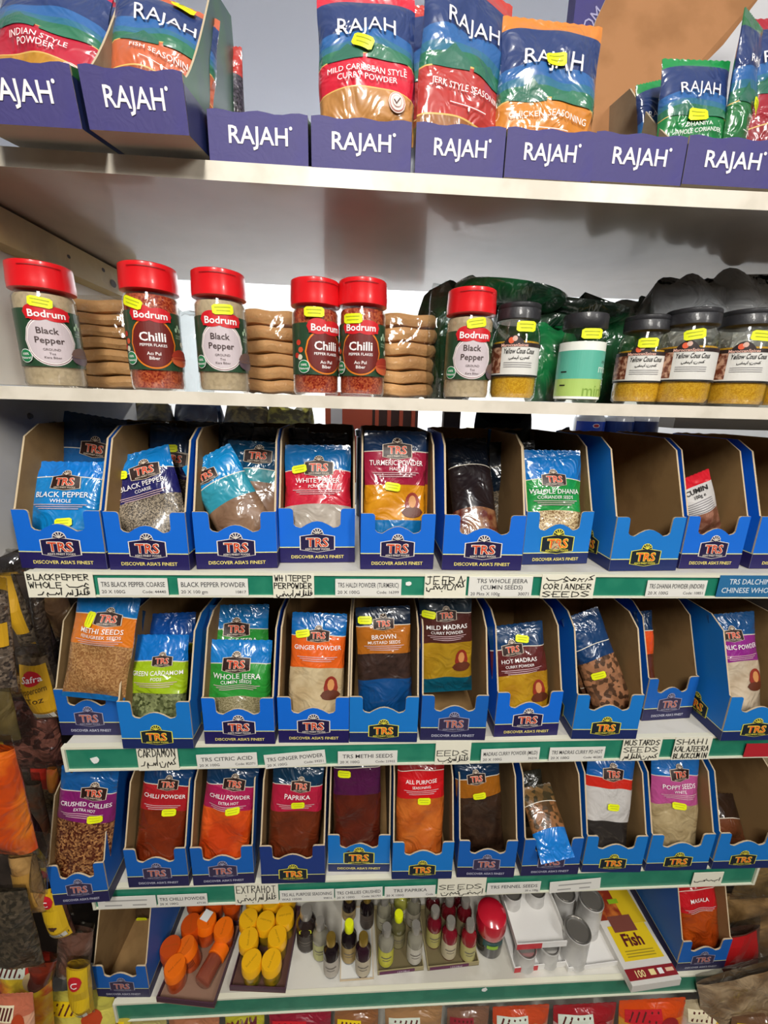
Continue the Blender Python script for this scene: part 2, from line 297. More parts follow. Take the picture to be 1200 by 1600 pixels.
KB = M('967548', .85, 0, .03, 60, '8a6a40', 30); KE = M('c9b594', .8); BL = M('0468d4', .55, .05, .02, 14); NV = M('1c1456', .55, .05, .02, 14); LN = M('eaea9a', .5)
TD, TH, TW = .19, .172, .096
def tray_proto(variant):
    t = thing('spice_tray', 'x', 'tray', (0, 0, 0), 'blue display trays')
    hw = TW/2; th = .0022; blue = BL; nav = NV; lz = .021
    if variant in 'bd': nav = M('16265e', .55, .05, .02, 14); lz = .016; blue = M('1076c8', .55, .05, .02, 14)
    if variant == 'f': blue = M('0c5eb4', .55, .05, .02, 14); nav = M('24224e', .55)
    if variant == 'n': blue = M('15357e', .42, .25, .03, 14); nav = M('101c50', .42, .25); lz = .017
    pts = [(-hw, 0), (hw, 0), (hw, .0745), (hw-.014, .0745)]
    pts += [(hw-.014-.004*sin(a), .0705+.004*cos(a)) for a in (.5, 1.0, 1.57)]
    pts += [(hw-.0185, .053), (hw-.021, .050), (hw-.026, .0485)]
    pts += [(x, .0485+.009*cos(x/.02*pi/2)) for x in (.02, .013, .006, 0, -.006, -.013, -.02)]
    pts += [(-hw+.026, .0485), (-hw+.021, .050), (-hw+.0185, .053)]
    pts += [(-hw+.014+.004*sin(a), .0705+.004*cos(a)) for a in (1.57, 1.0, .5)]
    pts += [(-hw+.014, .0745), (-hw, .0745)]
    mb = MB(); mb.prism(pts, th, 0, lambda p, a: (p[0], a, p[1]), KB, blue, KE)
    mb.cols(-hw, hw, lz, 0, front, .0004, nav, 1, 1).cols(-hw, hw, lz+.0012, lz, front, .0004, LN, 1, 1)
    f = mb.build('front_panel', t, False)
    sp = [(0, 0), (TD, 0), (TD, TH), (.062, TH), (.036, .158), (.002, .0745), (0, .0745)]
    for s in (-1, 1):
        x0 = s*(hw-th); x1 = s*hw; mb = MB(); mb.prism(sp, x0, x1, lambda p, a: (a, p[0]+th*.1+.0022, p[1]), KB, blue, KE)
        mf = lambda y, z, o, s=s: (s*(hw+o), y, z)
        mb.cols(.0, TD, lz, 0, mf, .0004, nav, 1, 1).cols(0, TD, lz+.0012, lz, mf, .0004, LN, 1, 1)
        if variant in 'bd':
            mfl = lambda y, z, o, s=s: (s*(hw+o), .052+s*(y-.052), z)
            logo(mb, .052, .022, .022, mfl, 'b', .0005)
        mb.build('side_panel', t, False)
    rnd = random.Random(3); bk = [(-hw+th, 0), (hw-th, 0)]+[(hw-th-(TW-2*th)*i/14, TH+(.002*rnd.random() if 0 < i < 14 else 0)) for i in range(15)]
    MB().prism(bk, TD+.002, TD-.0005+.0045, lambda p, a: (p[0], a, p[1]), KB, blue, KE).build('back_panel', t, False)
    MB().box(-hw+th, hw-th, th, TD, .0005, .0022, KB).build('base_panel', t, False)
    mb = MB()
    if variant == 'a': logo(mb, 0, .0275, .0225, front, 'a', .0008); mb.text("DISCOVER ASIA'S FINEST", 0, .0085, .0045, front, .0008, M('f0e07a', .5), .068, .012)
    elif variant == 'f': logo(mb, 0, .0275, .0225, front, 'f', .0008); mb.text("DISCOVER ASIA'S FINEST", 0, .0085, .0042, front, .0008, M('cfd0e0', .5), .068, .005)
    elif variant == 'd': logo(mb, 0, .029, .024, front, 'b', .0008); mb.text("DISCOVER ASIA'S FINEST", 0, .0075, .0045, front, .0008, M('f0e07a', .5), .07, .012)
    else: logo(mb, 0, .019, .0215, front, 'b', .0008)
    mb.build('logo_print', t, False)
    return t
PROTO = {}
def tray(row, x0, y, x1, y1, variant, what, rz=None, lift=0, wd=None):
    A = atZ(x0, y, ZT[row]+lift); B = atZ(x1, y1, ZT[row]+lift); wd = (B-A).length; r = math.atan2(B.y-A.y, B.x-A.x) if rz is None else rz
    loc = ((A.x+B.x)/2, (A.y+B.y)/2, ZT[row]+.0008+lift); label = what
    if variant not in PROTO:
        t = PROTO[variant] = tray_proto(variant); t.location = loc; t.rotation_euler = (0, 0, r); t.scale = (wd/TW, 1, 1); t['label'] = label; return t
    return dup(PROTO[variant], loc, label, r, wd/TW)

# ================================================================ POUCHES
class Pouch:
    def __init__(s, w, h, T=.014, seed=0, arc=.004, crimp=.009):
        s.w, s.h, s.T, s.arc, s.cr = w, h, T, arc, crimp; r = random.Random(seed)
        s.k = [(r.uniform(40, 130), r.uniform(30, 120), r.uniform(0, 6), r.uniform(.0006, .0015)) for _ in range(6)]
        s.sk = r.uniform(-1, 1)
    def t(s, x, v):
        u = max(-1, min(1, x/(s.w/2))); q = (v-s.cr)/(s.h-2*s.cr)
        if q <= 0 or q >= 1: return .0006
        p = (4*q*(1-q))**.45*(1.15-.35*q); e = (1-u*u)**.55
        wv = sum(a*sin(kx*x+ph+kv*v*(1 if i % 2 else -1)) for i, (kx, kv, ph, a) in enumerate(s.k))
        return .0008+max(0, (s.T*p+wv*p)*e)
    def mf(s, x, z, off):   # z measured DOWN from the top as negative
        v = s.h+z; return (x, -s.t(x, v)-off, v)
    def build(s, t, bands, name='film', nx=18):
        """bands: [(distance from top, material)], last runs to the bottom"""
        mb = MB(); vs = []; rows = [(0, bands[0][1])]; d0 = 0
        ends = [b[0] for b in bands]; ends[-1] = s.h
        for (e, m), en in zip(bands, ends):
            n = max(1, int(round((en-d0)/.007)))
            for i in range(1, n+1): rows.append((d0+(en-d0)*i/n, m))
            d0 = en
        for d, m in rows:
            for i in range(nx+1):
                u = -1+2*i/nx; x = u*s.w/2; dd = d-s.arc*(1-u*u)*sin(pi*min(1, d/s.h))**.5
                v = s.h-dd; zig = 0
                if d == 0: v += .001*(i % 2)
                pinch = 1-.03*sin(pi*d/s.h*2+s.sk)**2
                vs.append((x*pinch, -s.t(x, v), v))
        n = nx+1; fs = []; ms = []
        for j in range(1, len(rows)):
            for i in range(nx): a = (j-1)*n+i; fs.append((a, a+n, a+n+1, a+1)); ms.append(rows[j][1])
        o = len(vs); bkm = bands[0][1]
        for p in vs[:]: vs.append((p[0], -p[1]*.6, p[2]))
        for j in range(1, len(rows)):
            for i in range(nx): a = o+(j-1)*n+i; fs.append((a, a+1, a+n+1, a+n)); ms.append(rows[j][1])
        L = len(rows)-1
        for j in range(L):
            for i, fl in ((0, 0), (nx, 1)):
                q = (j*n+i, o+j*n+i, o+(j+1)*n+i, (j+1)*n+i); fs.append(q[::-1] if fl else q); ms.append(rows[j+1][1])
        for i in range(nx): fs.append((i, i+1, o+i+1, o+i)); ms.append(bkm); fs.append((L*n+i, o+L*n+i, o+L*n+i+1, L*n+i+1)); ms.append(rows[-1][1])
        mb.add(vs, fs, ms); return mb.build(name, t)
def sticker(t, x, d, mf, rot=0, w=.024, h=.0125):
    mb = MB(); c, q = cos(rot), sin(rot); g = lambda a, b, o: mf(x+a*c-b*q, -d+a*q+b*c, o)
    top = lambda u: h/2-(.0018 if abs(u) > w/2-.001 else 0)
    mb.cols(-w/2, w/2, top, lambda u: -top(u), g, .0028, YEL, 8, 3)
    for k, (a, b) in enumerate(((-.38, .36), (-.3, .32))): mb.cols(a*w, b*w, h*(.25-.34*k), h*(.17-.34*k), g, .0031, YTX, 6, 1)
    mb.build('price_sticker', t, False)['label'] = 'yellow price sticker'
SB = film('1374bc'); SB2 = film('0e5494')
def spice(label, top, Yt, mid, Ym, zf=None, w=.085, band='8c2340', cont=None, title='', sub='', foot=None, seed=0, st=None, lg=(0, .031), lgs=.019, topc=None, group='spice packets in the blue trays',
          yaw=0, T=.014, bot=None, b0=.037, b1=.074, fig=False, lines=True, ts=.0068, arc=.004, tcol=None, h=None, bandm=None, foot_at=None, name='spice_packet', lgv='c', clip=None):
    P1 = atY(*top, Yt); Pm = atY(*mid, Ym); ax = (P1-Pm)
    if zf is not None: P0 = P1+ax*((zf-P1.z)/ax.z)
    else: P0 = Pm
    h = (P1-P0).length
    t = thing(name, label, 'packet', (0, 0, 0), group); frame(t, P0, P1, yaw)
    p = Pouch(w, h, T, seed, arc); tc = topc or SB; bm = bandm or film(band)
    bands = [(b0, tc), (b0+.0012, M('d8d0c0', .4)), (b1, bm), (b1+.001, bm)]
    if foot: bands += [((foot_at or h-.022), cont), (h, film(foot))]
    else: bands += [(h, cont)]
    p.build(t, bands)
    if lgs: mb = MB(); logo(mb, lg[0], -lg[1], lgs, p.mf, lgv, .0013); mb.build('logo_print', t, False)
    tcol = tcol or PRINT
    if title:
        td = max(b0+.0135, lg[1]+.0155 if lgs else 0); mb = MB(); mb.text(title, lg[0]*.3, -td, ts, p.mf, .0018, tcol, w*.84, .004)
        if sub: mb.text(sub, lg[0]*.3, -td-.008, ts*.66, p.mf, .0018, tcol, w*.6, .002)
        if lines:
            fl = M('c8a8ac', .6) if lines is True else M(lines, .6)
            for i in range(3): mb.cols(-w*(.36-.05*i), w*(.36-.05*i), -td-.0127-i*.0026, -td-.0136-i*.0026, p.mf, .0018, tcol if False else fl, 10, 1)
        mb.build('title_print', t, False)
    if fig:
        mb = MB(); mb.ell(w*.27, -b1-.026, .010, .016, p.mf, .0008, M('8c2a1c', .45, .5), 10, 6); mb.ell(w*.27, -b1-.022, .005, .008, p.mf, .0011, M('c88a50', .5), 8, 4); mb.ell(w*.27, -b1-.036, .014, .007, p.mf, .0010, M('5c2a16', .5), 8, 3)
        mb.build('figure_print', t, False)
    for a in (st or []): sticker(t, *a[:2], p.mf, a[2] if len(a) > 2 else 0, .020, .0105)
    return t

# ================================================================ ROW 1 (top blue row)
z1 = ZT[1]+.004
TR = [(1, 35, 888, 168, 890, 'a', 'blue tray with whole black pepper packets, leftmost of the top blue row'),
 (1, 173, 891, 297, 892, 'a', 'blue tray holding coarse black pepper packets, top blue row'),
 (1, 308, 890, 434, 888, 'a', 'blue tray with a teal packet leaning sideways, top blue row'),
 (1, 438, 880, 554, 879, 'a', 'blue tray holding red white-pepper packets, set slightly back, top blue row'),
 (1, 563, 890, 676, 890, 'e', 'blue tray holding the turmeric powder packets, top blue row'),
 (1, 690, 891, 813, 892, 'a', 'nearly empty blue tray right of the turmeric tray, top blue row'),
 (1, 815, 883, 916, 881, 'd', 'teal blue tray holding green coriander seed packets, top blue row'),
 (1, 951, 893, 1055, 892, 'b', 'completely empty blue tray with torn back edge, top blue row'),
 (1, 1060, 889, 1153, 889, 'a', 'blue tray with a single white labelled cumin packet, top blue row'),
 (1, 1170, 889, 1285, 889, 'a', 'blue tray cut off by the right picture edge, top blue row'),
 (2, 97, 1149, 192, 1149, 'f', 'blue tray holding orange methi seed packets, second row'),
 (2, 193, 1170, 303, 1170, 'b', 'blue tray holding lime green cardamom packets, second row'),
 (2, 321, 1163, 430, 1163, 'a', 'blue tray holding two green cumin seed packets, second row'),
 (2, 436, 1161, 545, 1161, 'a', 'blue tray holding orange ginger powder packets, second row'),
 (2, 546, 1160, 651, 1160, 'b', 'blue tray holding brown mustard seed packets, second row'),
 (2, 656, 1157, 757, 1157, 'f', 'blue tray holding a raised mild curry powder packet, second row'),
 (2, 771, 1152, 870, 1149, 'a', 'blue tray holding maroon hot curry powder packets, second row'),
 (2, 892, 1155, 993, 1155, 'b', 'blue tray with dark packets slumped left, second row'),
 (2, 1002, 1127, 1077, 1122, 'f', 'smaller blue tray pushed back on the shelf, second row'),
 (2, 1125, 1158, 1225, 1156, 'b', 'blue tray holding purple garlic powder packets, second row'),
 (3, 86, 1415, 172, 1408, 'f', 'blue tray of crushed chillies jutting out, leftmost of the third row'),
 (3, 202, 1387, 296, 1384, 'f', 'blue tray holding plain chilli powder packets, third row'),
 (3, 303, 1384, 398, 1380, 'f', 'blue tray holding magenta extra hot chilli packets, third row'),
 (3, 409, 1381, 508, 1379, 'n', 'dark navy tray holding paprika packets, third row'),
 (3, 513, 1362, 608, 1362, 'd', 'blue tray set back holding dark purple packets, third row'),
 (3, 612, 1374, 705, 1373, 'b', 'blue tray holding bright red seasoning packets, third row'),
 (3, 713, 1371, 802, 1371, 'f', 'blue tray holding dark brown seed packets, third row'),
 (3, 813, 1369, 902, 1366, 'f', 'blue tray with a packet tipped over its front, third row'),
 (3, 908, 1363, 1000, 1363, 'b', 'blue tray holding the white and red label packet, third row'),
 (3, 1007, 1361, 1103, 1359, 'b', 'blue tray holding pink poppy seed packets, third row'),
 (3, 1111, 1358, 1200, 1356, 'b', 'nearly empty blue tray at the right end of the third row'),
 (4, 154, 1558, 235, 1558, 'f', 'old empty blue tray at the left end of the lowest shelf'),
 (4, 1055, 1518, 1130, 1513, 'f', 'blue tray with a red packet at the right end of the lowest shelf')]
for r, xa, ya, xb, yb, v, lb in TR: tray(r, xa, ya, xb, yb, {'e': 'a'}.get(v, v), lb)

G1 = 'spice packets in the top row'; PEP = grain('2c2622', '8a7c68', 420, .3, .75)
spice('dull blue black pepper packet standing high at the back of the leftmost tray', (150, 650), .12, (140, 760), .105, ZT[1]+.03, w=.085, band='0c5ea0', cont=PEP, seed=1, lg=(.008, .046), lgs=.02, group=G1, b0=.05, b1=.1, topc=film('0a3a66'), T=.010)
spice('bright blue whole black pepper packet at the front of the leftmost tray', (108, 722), .065, (103, 818), .04, z1, w=.09, band='0a7ec4', cont=PEP, title='BLACK PEPPER', sub='WHOLE', seed=2, lg=(.004, .028), lgs=.018, group=G1, b0=.022, b1=.09, topc=film('0a78d0', .5), st=[(.008, .079, .1)], ts=.0072)
spice('dark packet behind the coarse black pepper packet', (275, 668), .12, (270, 780), .105, ZT[1]+.02, w=.07, band='1b1440', cont=PEP, seed=3, group=G1, topc=film('0a3560'), st=[(-.003, .03, .1)], lg=(.002, .045), T=.010)
spice('navy coarse black pepper packet with a yellow sticker at its upper left', (212, 708), .07, (238, 812), .04, z1, w=.088, band='20205e', cont=grain('3e3834', 'a89a84', 420, .25, .8), title='BLACK PEPPER', sub='COARSE', seed=4, lg=(.010, .030), group=G1, b0=.030, b1=.066, topc=film('0b7cc8', .45), st=[(-.021, .027, -.2)], ts=.0066)
spice('teal packet with brown powder and a bright shine behind the leaning one', (402, 690), .10, (396, 800), .07, ZT[1]+.012, w=.08, band='3b8c96', cont=powder('8a6a54', '7a5a44'), seed=5, lg=(.004, .022), group=G1, b0=.042, b1=.06, topc=film('0b4a70', .6), T=.012)
spice('teal packet leaning sideways in the third tray of the top row', (322, 712), .06, (374, 806), .042, z1+.004, w=.07, band='2e92a8', cont=powder('8b6d56', '7c5e49'), seed=6, lg=(-.010, .026), lgs=.015, group=G1, b0=.04, b1=.07, topc=film('0c86c8', .4))
spice('red white-pepper packet with pale powder in the fourth tray of the top row', (497, 696), .085, (497, 812), .055, z1, w=.09, band='c41c34', cont=powder('b8aea2', 'a69c90'), title='WHITE PEPPER', sub='POWDER', seed=7, lg=(.002, .033), lgs=.0195, group=G1, b0=.036, b1=.084, topc=film('0f6cae'), st=[(-.024, .034, .15)], ts=.0066)
spice('maroon turmeric packet with golden powder, front of the fifth tray', (618, 674), .065, (616, 830), .035, z1, w=.083, band='9c1c3c', cont=powder('d8941c', 'c8820e'), title='TURMERIC POWDER', sub='HALDI', foot='0c6aa8', seed=8, lg=(.002, .027), lgs=.0195, group=G1, b0=.027, b1=.071, topc=film('0a2c50'), st=[(-.004, .074, -.15)], fig=True, foot_at=.118, ts=.007, arc=.001)
spice('maroon turmeric packet hidden behind the front one', (624, 676), .085, (624, 820), .065, z1, w=.083, band='7c1834', cont=powder('c07c14'), seed=9, lgs=0, group=G1, b0=.027, b1=.071, topc=film('0a2444'), T=.008)
spice('small dark packet slumped against the left side of the nearly empty tray', (728, 685), .12, (742, 812), .05, z1, w=.062, band='1c1418', cont=powder('8a6040', '5a1e16', 50), seed=10, lgs=0, group=G1, b0=.05, b1=.115, topc=film('0c1420', .5))
spice('dark green seed packet standing behind the coriander packet', (800, 690), .13, (800, 790), .12, z1, w=.07, band='102030', cont=PEP, seed=11, lgs=0, group=G1, topc=film('0c1828'), T=.008)
spice('green coriander seed packet in the teal tray of the top row', (862, 704), .075, (862, 812), .05, z1, w=.082, band='1a9040', cont=grain('7c5a34', 'd8c49a', 330, .2, .7), title='WHOLE DHANIA', sub='CORIANDER SEEDS', seed=12, lg=(-.003, .042), lgs=.0165, group=G1, b0=.042, b1=.086, topc=film('0c72c0', .5), ts=.0068)
# white labelled cumin packet
P0 = atY(1104, 826, .06); P1 = atY(1080, 745, .06); t = thing('spice_packet', 'white labelled cumin packet with red top, alone in a top row tray', 'packet', (0, 0, 0), G1); frame(t, P0+V((0, .0, -.012)), P1)
p = Pouch(.052, (P1-P0).length+.012, .008, 4, .001); p.build(t, [(.016, film('d41c2c')), (.056, M('c9c6c4', .4, .5, .15, 30)), (.09, powder('7a4a3a', 'a0705c', 90))])
mb = MB(); mb.text('CUMIN', .0, -.022, .0075, p.mf, .001, BLACK, .04, .02); mb.text('100g e', .002, -.031, .005, p.mf, .001, BLACK, .03, .01)
for i in range(6): mb.cols(-.02, .018, -.0375-i*.003, -.0385-i*.003, p.mf, .001, M('77747a', .6), 8, 1)
mb.build('label_print', t, False)
# torn strip behind: dark bags seen above the left trays
for i, (px, py, wd, hh, c) in enumerate(((110, 668, .10, .16, '0b2a44'), (235, 668, .09, .15, '0a2238'), (350, 668, .10, .15, '0b2c48'), (440, 676, .09, .15, '0a2034'), (500, 684, .09, .14, '0a1c30'))):
    P = atY(px, py, .16); t = thing('spice_packet', ['dark blue packet end standing above the leftmost top row tray', 'dark blue packet end above the coarse pepper tray', 'dark blue packet end above the leaning teal packet', 'dark blue packet end left of the white pepper packet', 'dark blue packet end above the white pepper packet'][i], 'packet', (P.x, .145, ZT[1]+.004), 'packets at the back of the top row')
    p = Pouch(wd, P.z-ZT[1]+.004, .008, 30+i); p.build(t, [(.05, film(c, .5)), (.3, film('0c3c60', .4))])

# ================================================================ ROW 2
z2 = ZT[2]+.004; G2 = 'spice packets in the second row'
spice('orange methi seed packet raised over its tray front, second row', (172, 930), .045, (146, 1092), .004, w=.083, band='d8761c', cont=grain('8a5c34', 'b48a58', 300, .3, .8), title='METHI SEEDS', sub='FENUGREEK SEEDS', foot='0c5e9c', seed=21, lg=(.008, .030), group=G2, b0=.027, b1=.066, st=[(-.014, .032, 1.45)], foot_at=.134, lgs=.017, T=.012)
spice('methi seed packet behind the orange one, mostly hidden', (190, 950), .075, (172, 1080), .05, z2, w=.07, band='8a4a14', cont=powder('5c3c26'), seed=22, lgs=0, group=G2, topc=film('0a3c64'))
spice('blue backed cardamom packet leaning right in the cardamom tray', (268, 958), .10, (268, 1090), .06, z2, w=.075, band='9cb420', cont=film('0c62b4'), seed=23, lgs=0, group=G2, b0=.045, b1=.06, topc=film('0c50a4', .5))
spice('lime green cardamom packet with pods, second row', (252, 992), .055, (247, 1104), .025, z2, w=.08, band='9cba1c', cont=grain('3c4424', '8c9464', 150, .2, .8), title='GREEN CARDAMOM', sub='PODS', seed=24, lg=(.008, .034), lgs=.014, group=G2, b0=.036, b1=.080, topc=film('0f70c4', .35), ts=.0064)
spice('green cumin seed packet standing behind its twin, second row', (372, 945), .085, (372, 1085), .05, z2, w=.092, band='2c8c34', cont=powder('6c6a44'), title='WHOLE JEERA', seed=25, lg=(.0, .035), lgs=.0195, group=G2, b0=.036, b1=.08, topc=film('0f74b8', .4), lines=False, T=.010)
spice('green cumin seed packet at the front of its tray, second row', (376, 1000), .045, (373, 1100), .022, z2, w=.09, band='2a8f34', cont=grain('6c6444', 'a09674', 420, .2, .8), title='WHOLE JEERA', sub='CUMIN SEEDS', seed=26, lg=(-.002, .031), lgs=.0195, group=G2, b0=.032, b1=.078, topc=film('1278c4', .35), ts=.0076)
spice('orange ginger powder packet with cream powder, second row', (500, 958), .05, (493, 1100), .018, z2, w=.078, band='e0601c', cont=powder('c8b48e', 'b8a078'), title='GINGER POWDER', seed=27, lg=(.0, .030), lgs=.016, group=G2, b0=.031, b1=.076, topc=film('0e68b0', .4), fig=True, st=[(-.022, .027, .2)], ts=.0064)
spice('dark brown mustard seed packet, second row', (598, 948), .045, (602, 1092), .02, ZT[2]+.014, w=.078, band='b0661c', cont=powder('3c2a24', '2c1e1a', 80), title='BROWN', sub='MUSTARD SEEDS', foot='0c447c', seed=28, lg=(.0, .022), lgs=.015, group=G2, b0=.026, b1=.066, topc=film('0a2038'), st=[(-.026, .016, .0)], foot_at=.104)
spice('maroon mild curry packet with mustard powder hanging above its tray floor', (696, 935), .055, (697, 1080), .04, w=.078, band='4c2420', cont=powder('b08a20', 'a07a18'), title='MILD MADRAS', sub='CURRY POWDER', foot='0c5468', seed=29, lg=(.0, .024), lgs=.015, group=G2, b0=.022, b1=.066, topc=film('0a2434'), fig=True, st=[(-.026, .02, -.2)], foot_at=.122, T=.011)
spice('maroon hot curry packet with mustard yellow powder, second row', (804, 975), .05, (817, 1105), .02, z2, w=.084, band='5c2020', cont=powder('b48a1c', 'a47616'), title='HOT MADRAS', sub='CURRY POWDER', seed=30, lg=(-.010, .034), lgs=.016, group=G2, b0=.034, b1=.072, topc=film('0a345c'), fig=True, st=[(.006, .020, -.25)], ts=.006)
spice('dark blue packet leaning at the back of the slumped tray, second row', (905, 958), .07, (950, 1080), .03, z2+.01, w=.062, band='0b3460', cont=grain('4c3424', '9c6c4c', 90), seed=31, lgs=0, group=G2, topc=film('0b3866', .3), st=[(-.012, .09, 0)], b0=.05, b1=.07)
spice('brown packet with a teal end lying low in the slumped tray, second row', (918, 1035), .05, (952, 1104), .035, z2+.008, w=.056, band='5a3a28', cont=powder('6c3c28', '8c5c40', 120), seed=32, lgs=0, group=G2, topc=powder('54382a', '7c5434', 120), b0=.03, b1=.05, T=.012, arc=0)
spice('orange packet at the left of the pushed back tray, second row', (1004, 955), .08, (1006, 1070), .06, z2+.01, w=.03, band='e05018', cont=powder('5c2c18'), seed=33, lgs=0, group=G2, topc=film('0c2c50'), b0=.03, b1=.068)
spice('purple garlic powder packet with cream powder, second row', (1142, 958), .055, (1152, 1108), .018, z2, w=.074, band='8c2484', cont=powder('c8b8a0', 'b8a48a'), title='GARLIC POWDER', seed=34, lg=(-.008, .031), lgs=.016, group=G2, b0=.034, b1=.072, topc=film('0d4a80', .4), fig=True, ts=.007)

# ================================================================ ROW 3
z3 = ZT[3]+.004; G3 = 'spice packets in the third row'
spice('purple crushed chilli packet full of red brown flakes, third row', (142, 1200), .02, (128, 1352), -.006, z3, w=.082, band='7c1c64', cont=grain('4c1c10', 'c08a54', 210, .35, .95), title='CRUSHED CHILLIES', sub='EXTRA HOT', seed=41, lg=(.012, .032), lgs=.018, group=G3, b0=.033, b1=.076, st=[(.020, .066, .08)], topc=film('0d5494', .4), ts=.0062)
spice('red chilli powder packet in dull red, third row', (266, 1192), .045, (250, 1322), .015, z3, w=.074, band='a81c24', cont=powder('7c2c10', '6c240c'), title='CHILLI POWDER', seed=42, lg=(.004, .028), lgs=.015, group=G3, b0=.031, b1=.068, st=[(.012, .067, .05)], topc=film('0c3c6c', .35), ts=.006)
spice('magenta extra hot chilli packet with orange powder, third row', (366, 1190), .045, (350, 1322), .015, z3, w=.078, band='a81c50', cont=powder('c03c10', 'e0581c', 18), title='CHILLI POWDER', sub='EXTRA HOT', seed=43, lg=(.006, .030), lgs=.017, group=G3, b0=.034, b1=.07, st=[(.010, .066, .08)], topc=film('0c3458', .4), ts=.006)
spice('pink red paprika packet with brown powder, third row', (468, 1188), .045, (458, 1322), .015, z3, w=.08, band='b01c3c', cont=powder('5c2410', '6c2c14'), title='PAPRIKA', seed=44, lg=(.006, .034), lgs=.015, group=G3, b0=.036, b1=.076, st=[(.004, .062, .05)], topc=film('0c3450', .6), ts=.0075)
spice('dark purple packet with red brown chilli, third row', (558, 1178), .05, (558, 1300), .025, z3, w=.076, band='4c1440', cont=powder('4c1a10', '5c2010'), seed=45, lgs=0, group=G3, b0=.02, b1=.062, st=[(-.020, .026, 0)], topc=film('0a1c34'))
spice('bright red all purpose seasoning packet with orange powder, third row', (658, 1182), .045, (655, 1322), .012, z3, w=.076, band='c8141c', cont=powder('b4561c', 'c86a28'), title='ALL PURPOSE', sub='SEASONING', foot='0c2c50', seed=46, lg=(0, .012), lgs=0, group=G3, b0=.020, b1=.062, st=[(.004, .062, 0)], topc=film('8c1014'), ts=.006)
spice('brown and orange packet with dark seeds, third row', (744, 1184), .045, (752, 1318), .02, ZT[3]+.02, w=.074, band='9c5c14', cont=powder('2c1c14', '3c281c', 60), seed=47, lg=(-.004, .028), lgs=.015, group=G3, b0=.030, b1=.060, st=[(-.002, .053, .1)], topc=film('0a2c4c'))
t = spice('brown seed packet with bright blue end tipped forward over its tray front, third row', (835, 1228), .055, (872, 1345), -.022, w=.056, band='3c2e1c', cont=film('1478cc', .5), seed=48, lgs=0, group=G3, topc=grain('3c3420', '7c5c34', 60), b0=.025, b1=.060, bandm=grain('4c3820', '94643c', 90), T=.012)
spice('clear packet of green brown seeds deep in the tipped packet tray, third row', (822, 1205), .10, (838, 1320), .06, z3, w=.055, band='5c5c44', cont=powder('3c3424', '6c6450', 40), seed=49, lgs=0, group=G3, topc=film('2c2c24', .6))
spice('white and red label packet with black seeds, third row', (956, 1178), .05, (940, 1318), .01, z3, w=.082, band='c8281c', cont=M('c4c0bc', .35, .8, .35, 36), foot='2c2826', seed=50, lg=(.0, .028), lgs=.018, group=G3, b0=.036, b1=.052, topc=film('0f5ca8', .35), st=[(.002, .076, -.05)], foot_at=.104)
spice('pink poppy seed packet with cream seeds, third row', (1055, 1180), .05, (1050, 1320), .012, z3, w=.083, band='b8508c', cont=powder('b4a078', 'a49068', 60), title='POPPY SEEDS', sub='WHITE', seed=51, lg=(.002, .027), lgs=.0175, group=G3, b0=.031, b1=.076, topc=film('1468b4', .35), st=[(-.002, .074, 0)], ts=.0072)
spice('brown packet slumped low in the right end tray, third row', (1120, 1240), .075, (1140, 1318), .03, z3, w=.06, band='6c3c24', cont=powder('7c5838', '5c3c28', 90), seed=52, lgs=0, group=G3, topc=film('2c1c14'), T=.012)
spice('red tandoori packet with orange red powder in the lowest right tray', (1083, 1372), .06, (1095, 1492), .02, ZT[4]+.006, w=.082, band='c01420', cont=powder('a03c0c', 'b44a10'), title='MASALA', seed=53, lgs=0, group='packets on the lowest shelf', b0=.018, b1=.052, topc=film('b01018'), lg=(0, .01), ts=.007)
spice('dim packet at the back of the old empty tray on the lowest shelf', (215, 1420), .12, (212, 1500), .10, ZT[4]+.006, w=.06, band='3c2c20', cont=powder('3c2c20'), seed=54, lgs=0, group='packets on the lowest shelf', st=[(.01, .02, 0)], topc=film('4c3a28'), T=.008)

# ================================================================ SHELF LABELS
rnd = random.Random(11); PAP = M('e6e4dc', .55); PAPC = M('ece8d4', .55); INK = M('3c3a3e', .6)
def slabel(k, xa, xb, lines, label, handw=None, ar=None, rz=0, full=False, col=None, hy=None, ink=None):
    A = atY(xa, {1: 915, 2: 1175, 3: 1392}[k], -.004); B = atY(xb, {1: 915, 2: 1175, 3: 1390}[k], -.004); wd = B.x-A.x; H = ZT[k]-ZB[k]; h = (H+.001 if full else .0235) if hy is None else hy
    t = thing('shelf_label', label, 'label', ((A.x+B.x)/2, -.0048, ZB[k]+(.0026 if not full else .0)), 'labels on the green shelf edges'); t.rotation_euler = (0, rz, 0)
    MB().box(-wd/2, wd/2, -.0005, .0002, 0, h, col or (PAPC if handw else PAP)).build('card', t, False)
    mb = MB()
    if lines:
        for (s, x, z, hh, mw, al) in lines: mb.text(s, x*wd, z*h, hh, front, .0007, ink or INK, mw*wd, .008, 0, al)
    if handw:
        n = len(handw); hh = h*(.80/(n+(1 if ar and max(q[3] for q in ar) < .6 else 0)))
        for i, s in enumerate(handw): hand(mb, s, -wd*.46, wd*.46 if not (s == 'WHOLE') else wd*.05, h*.95-(i+1)*hh*1.15+hh*.2, hh*.82, rnd, .0011)
        for j, (a, x0, x1, z0) in enumerate(ar or []): arab(mb, a, x0*wd, x1*wd, z0*h-.0005, hh*1.3, .0012)
    if mb.v: mb.build('writing', t, False)
    return t
def faint(t, wd, h):
    mb = MB()
    for a, b, z in ((-.4, .38, .66), (-.42, -.1, .25), (.1, .36, .25)): mb.cols(a*wd, b*wd, z*h+.0016, z*h-.0012, front, .0007, M('a8a6a2', .6), 4, 1)
    mb.build('faded_writing', t, False)
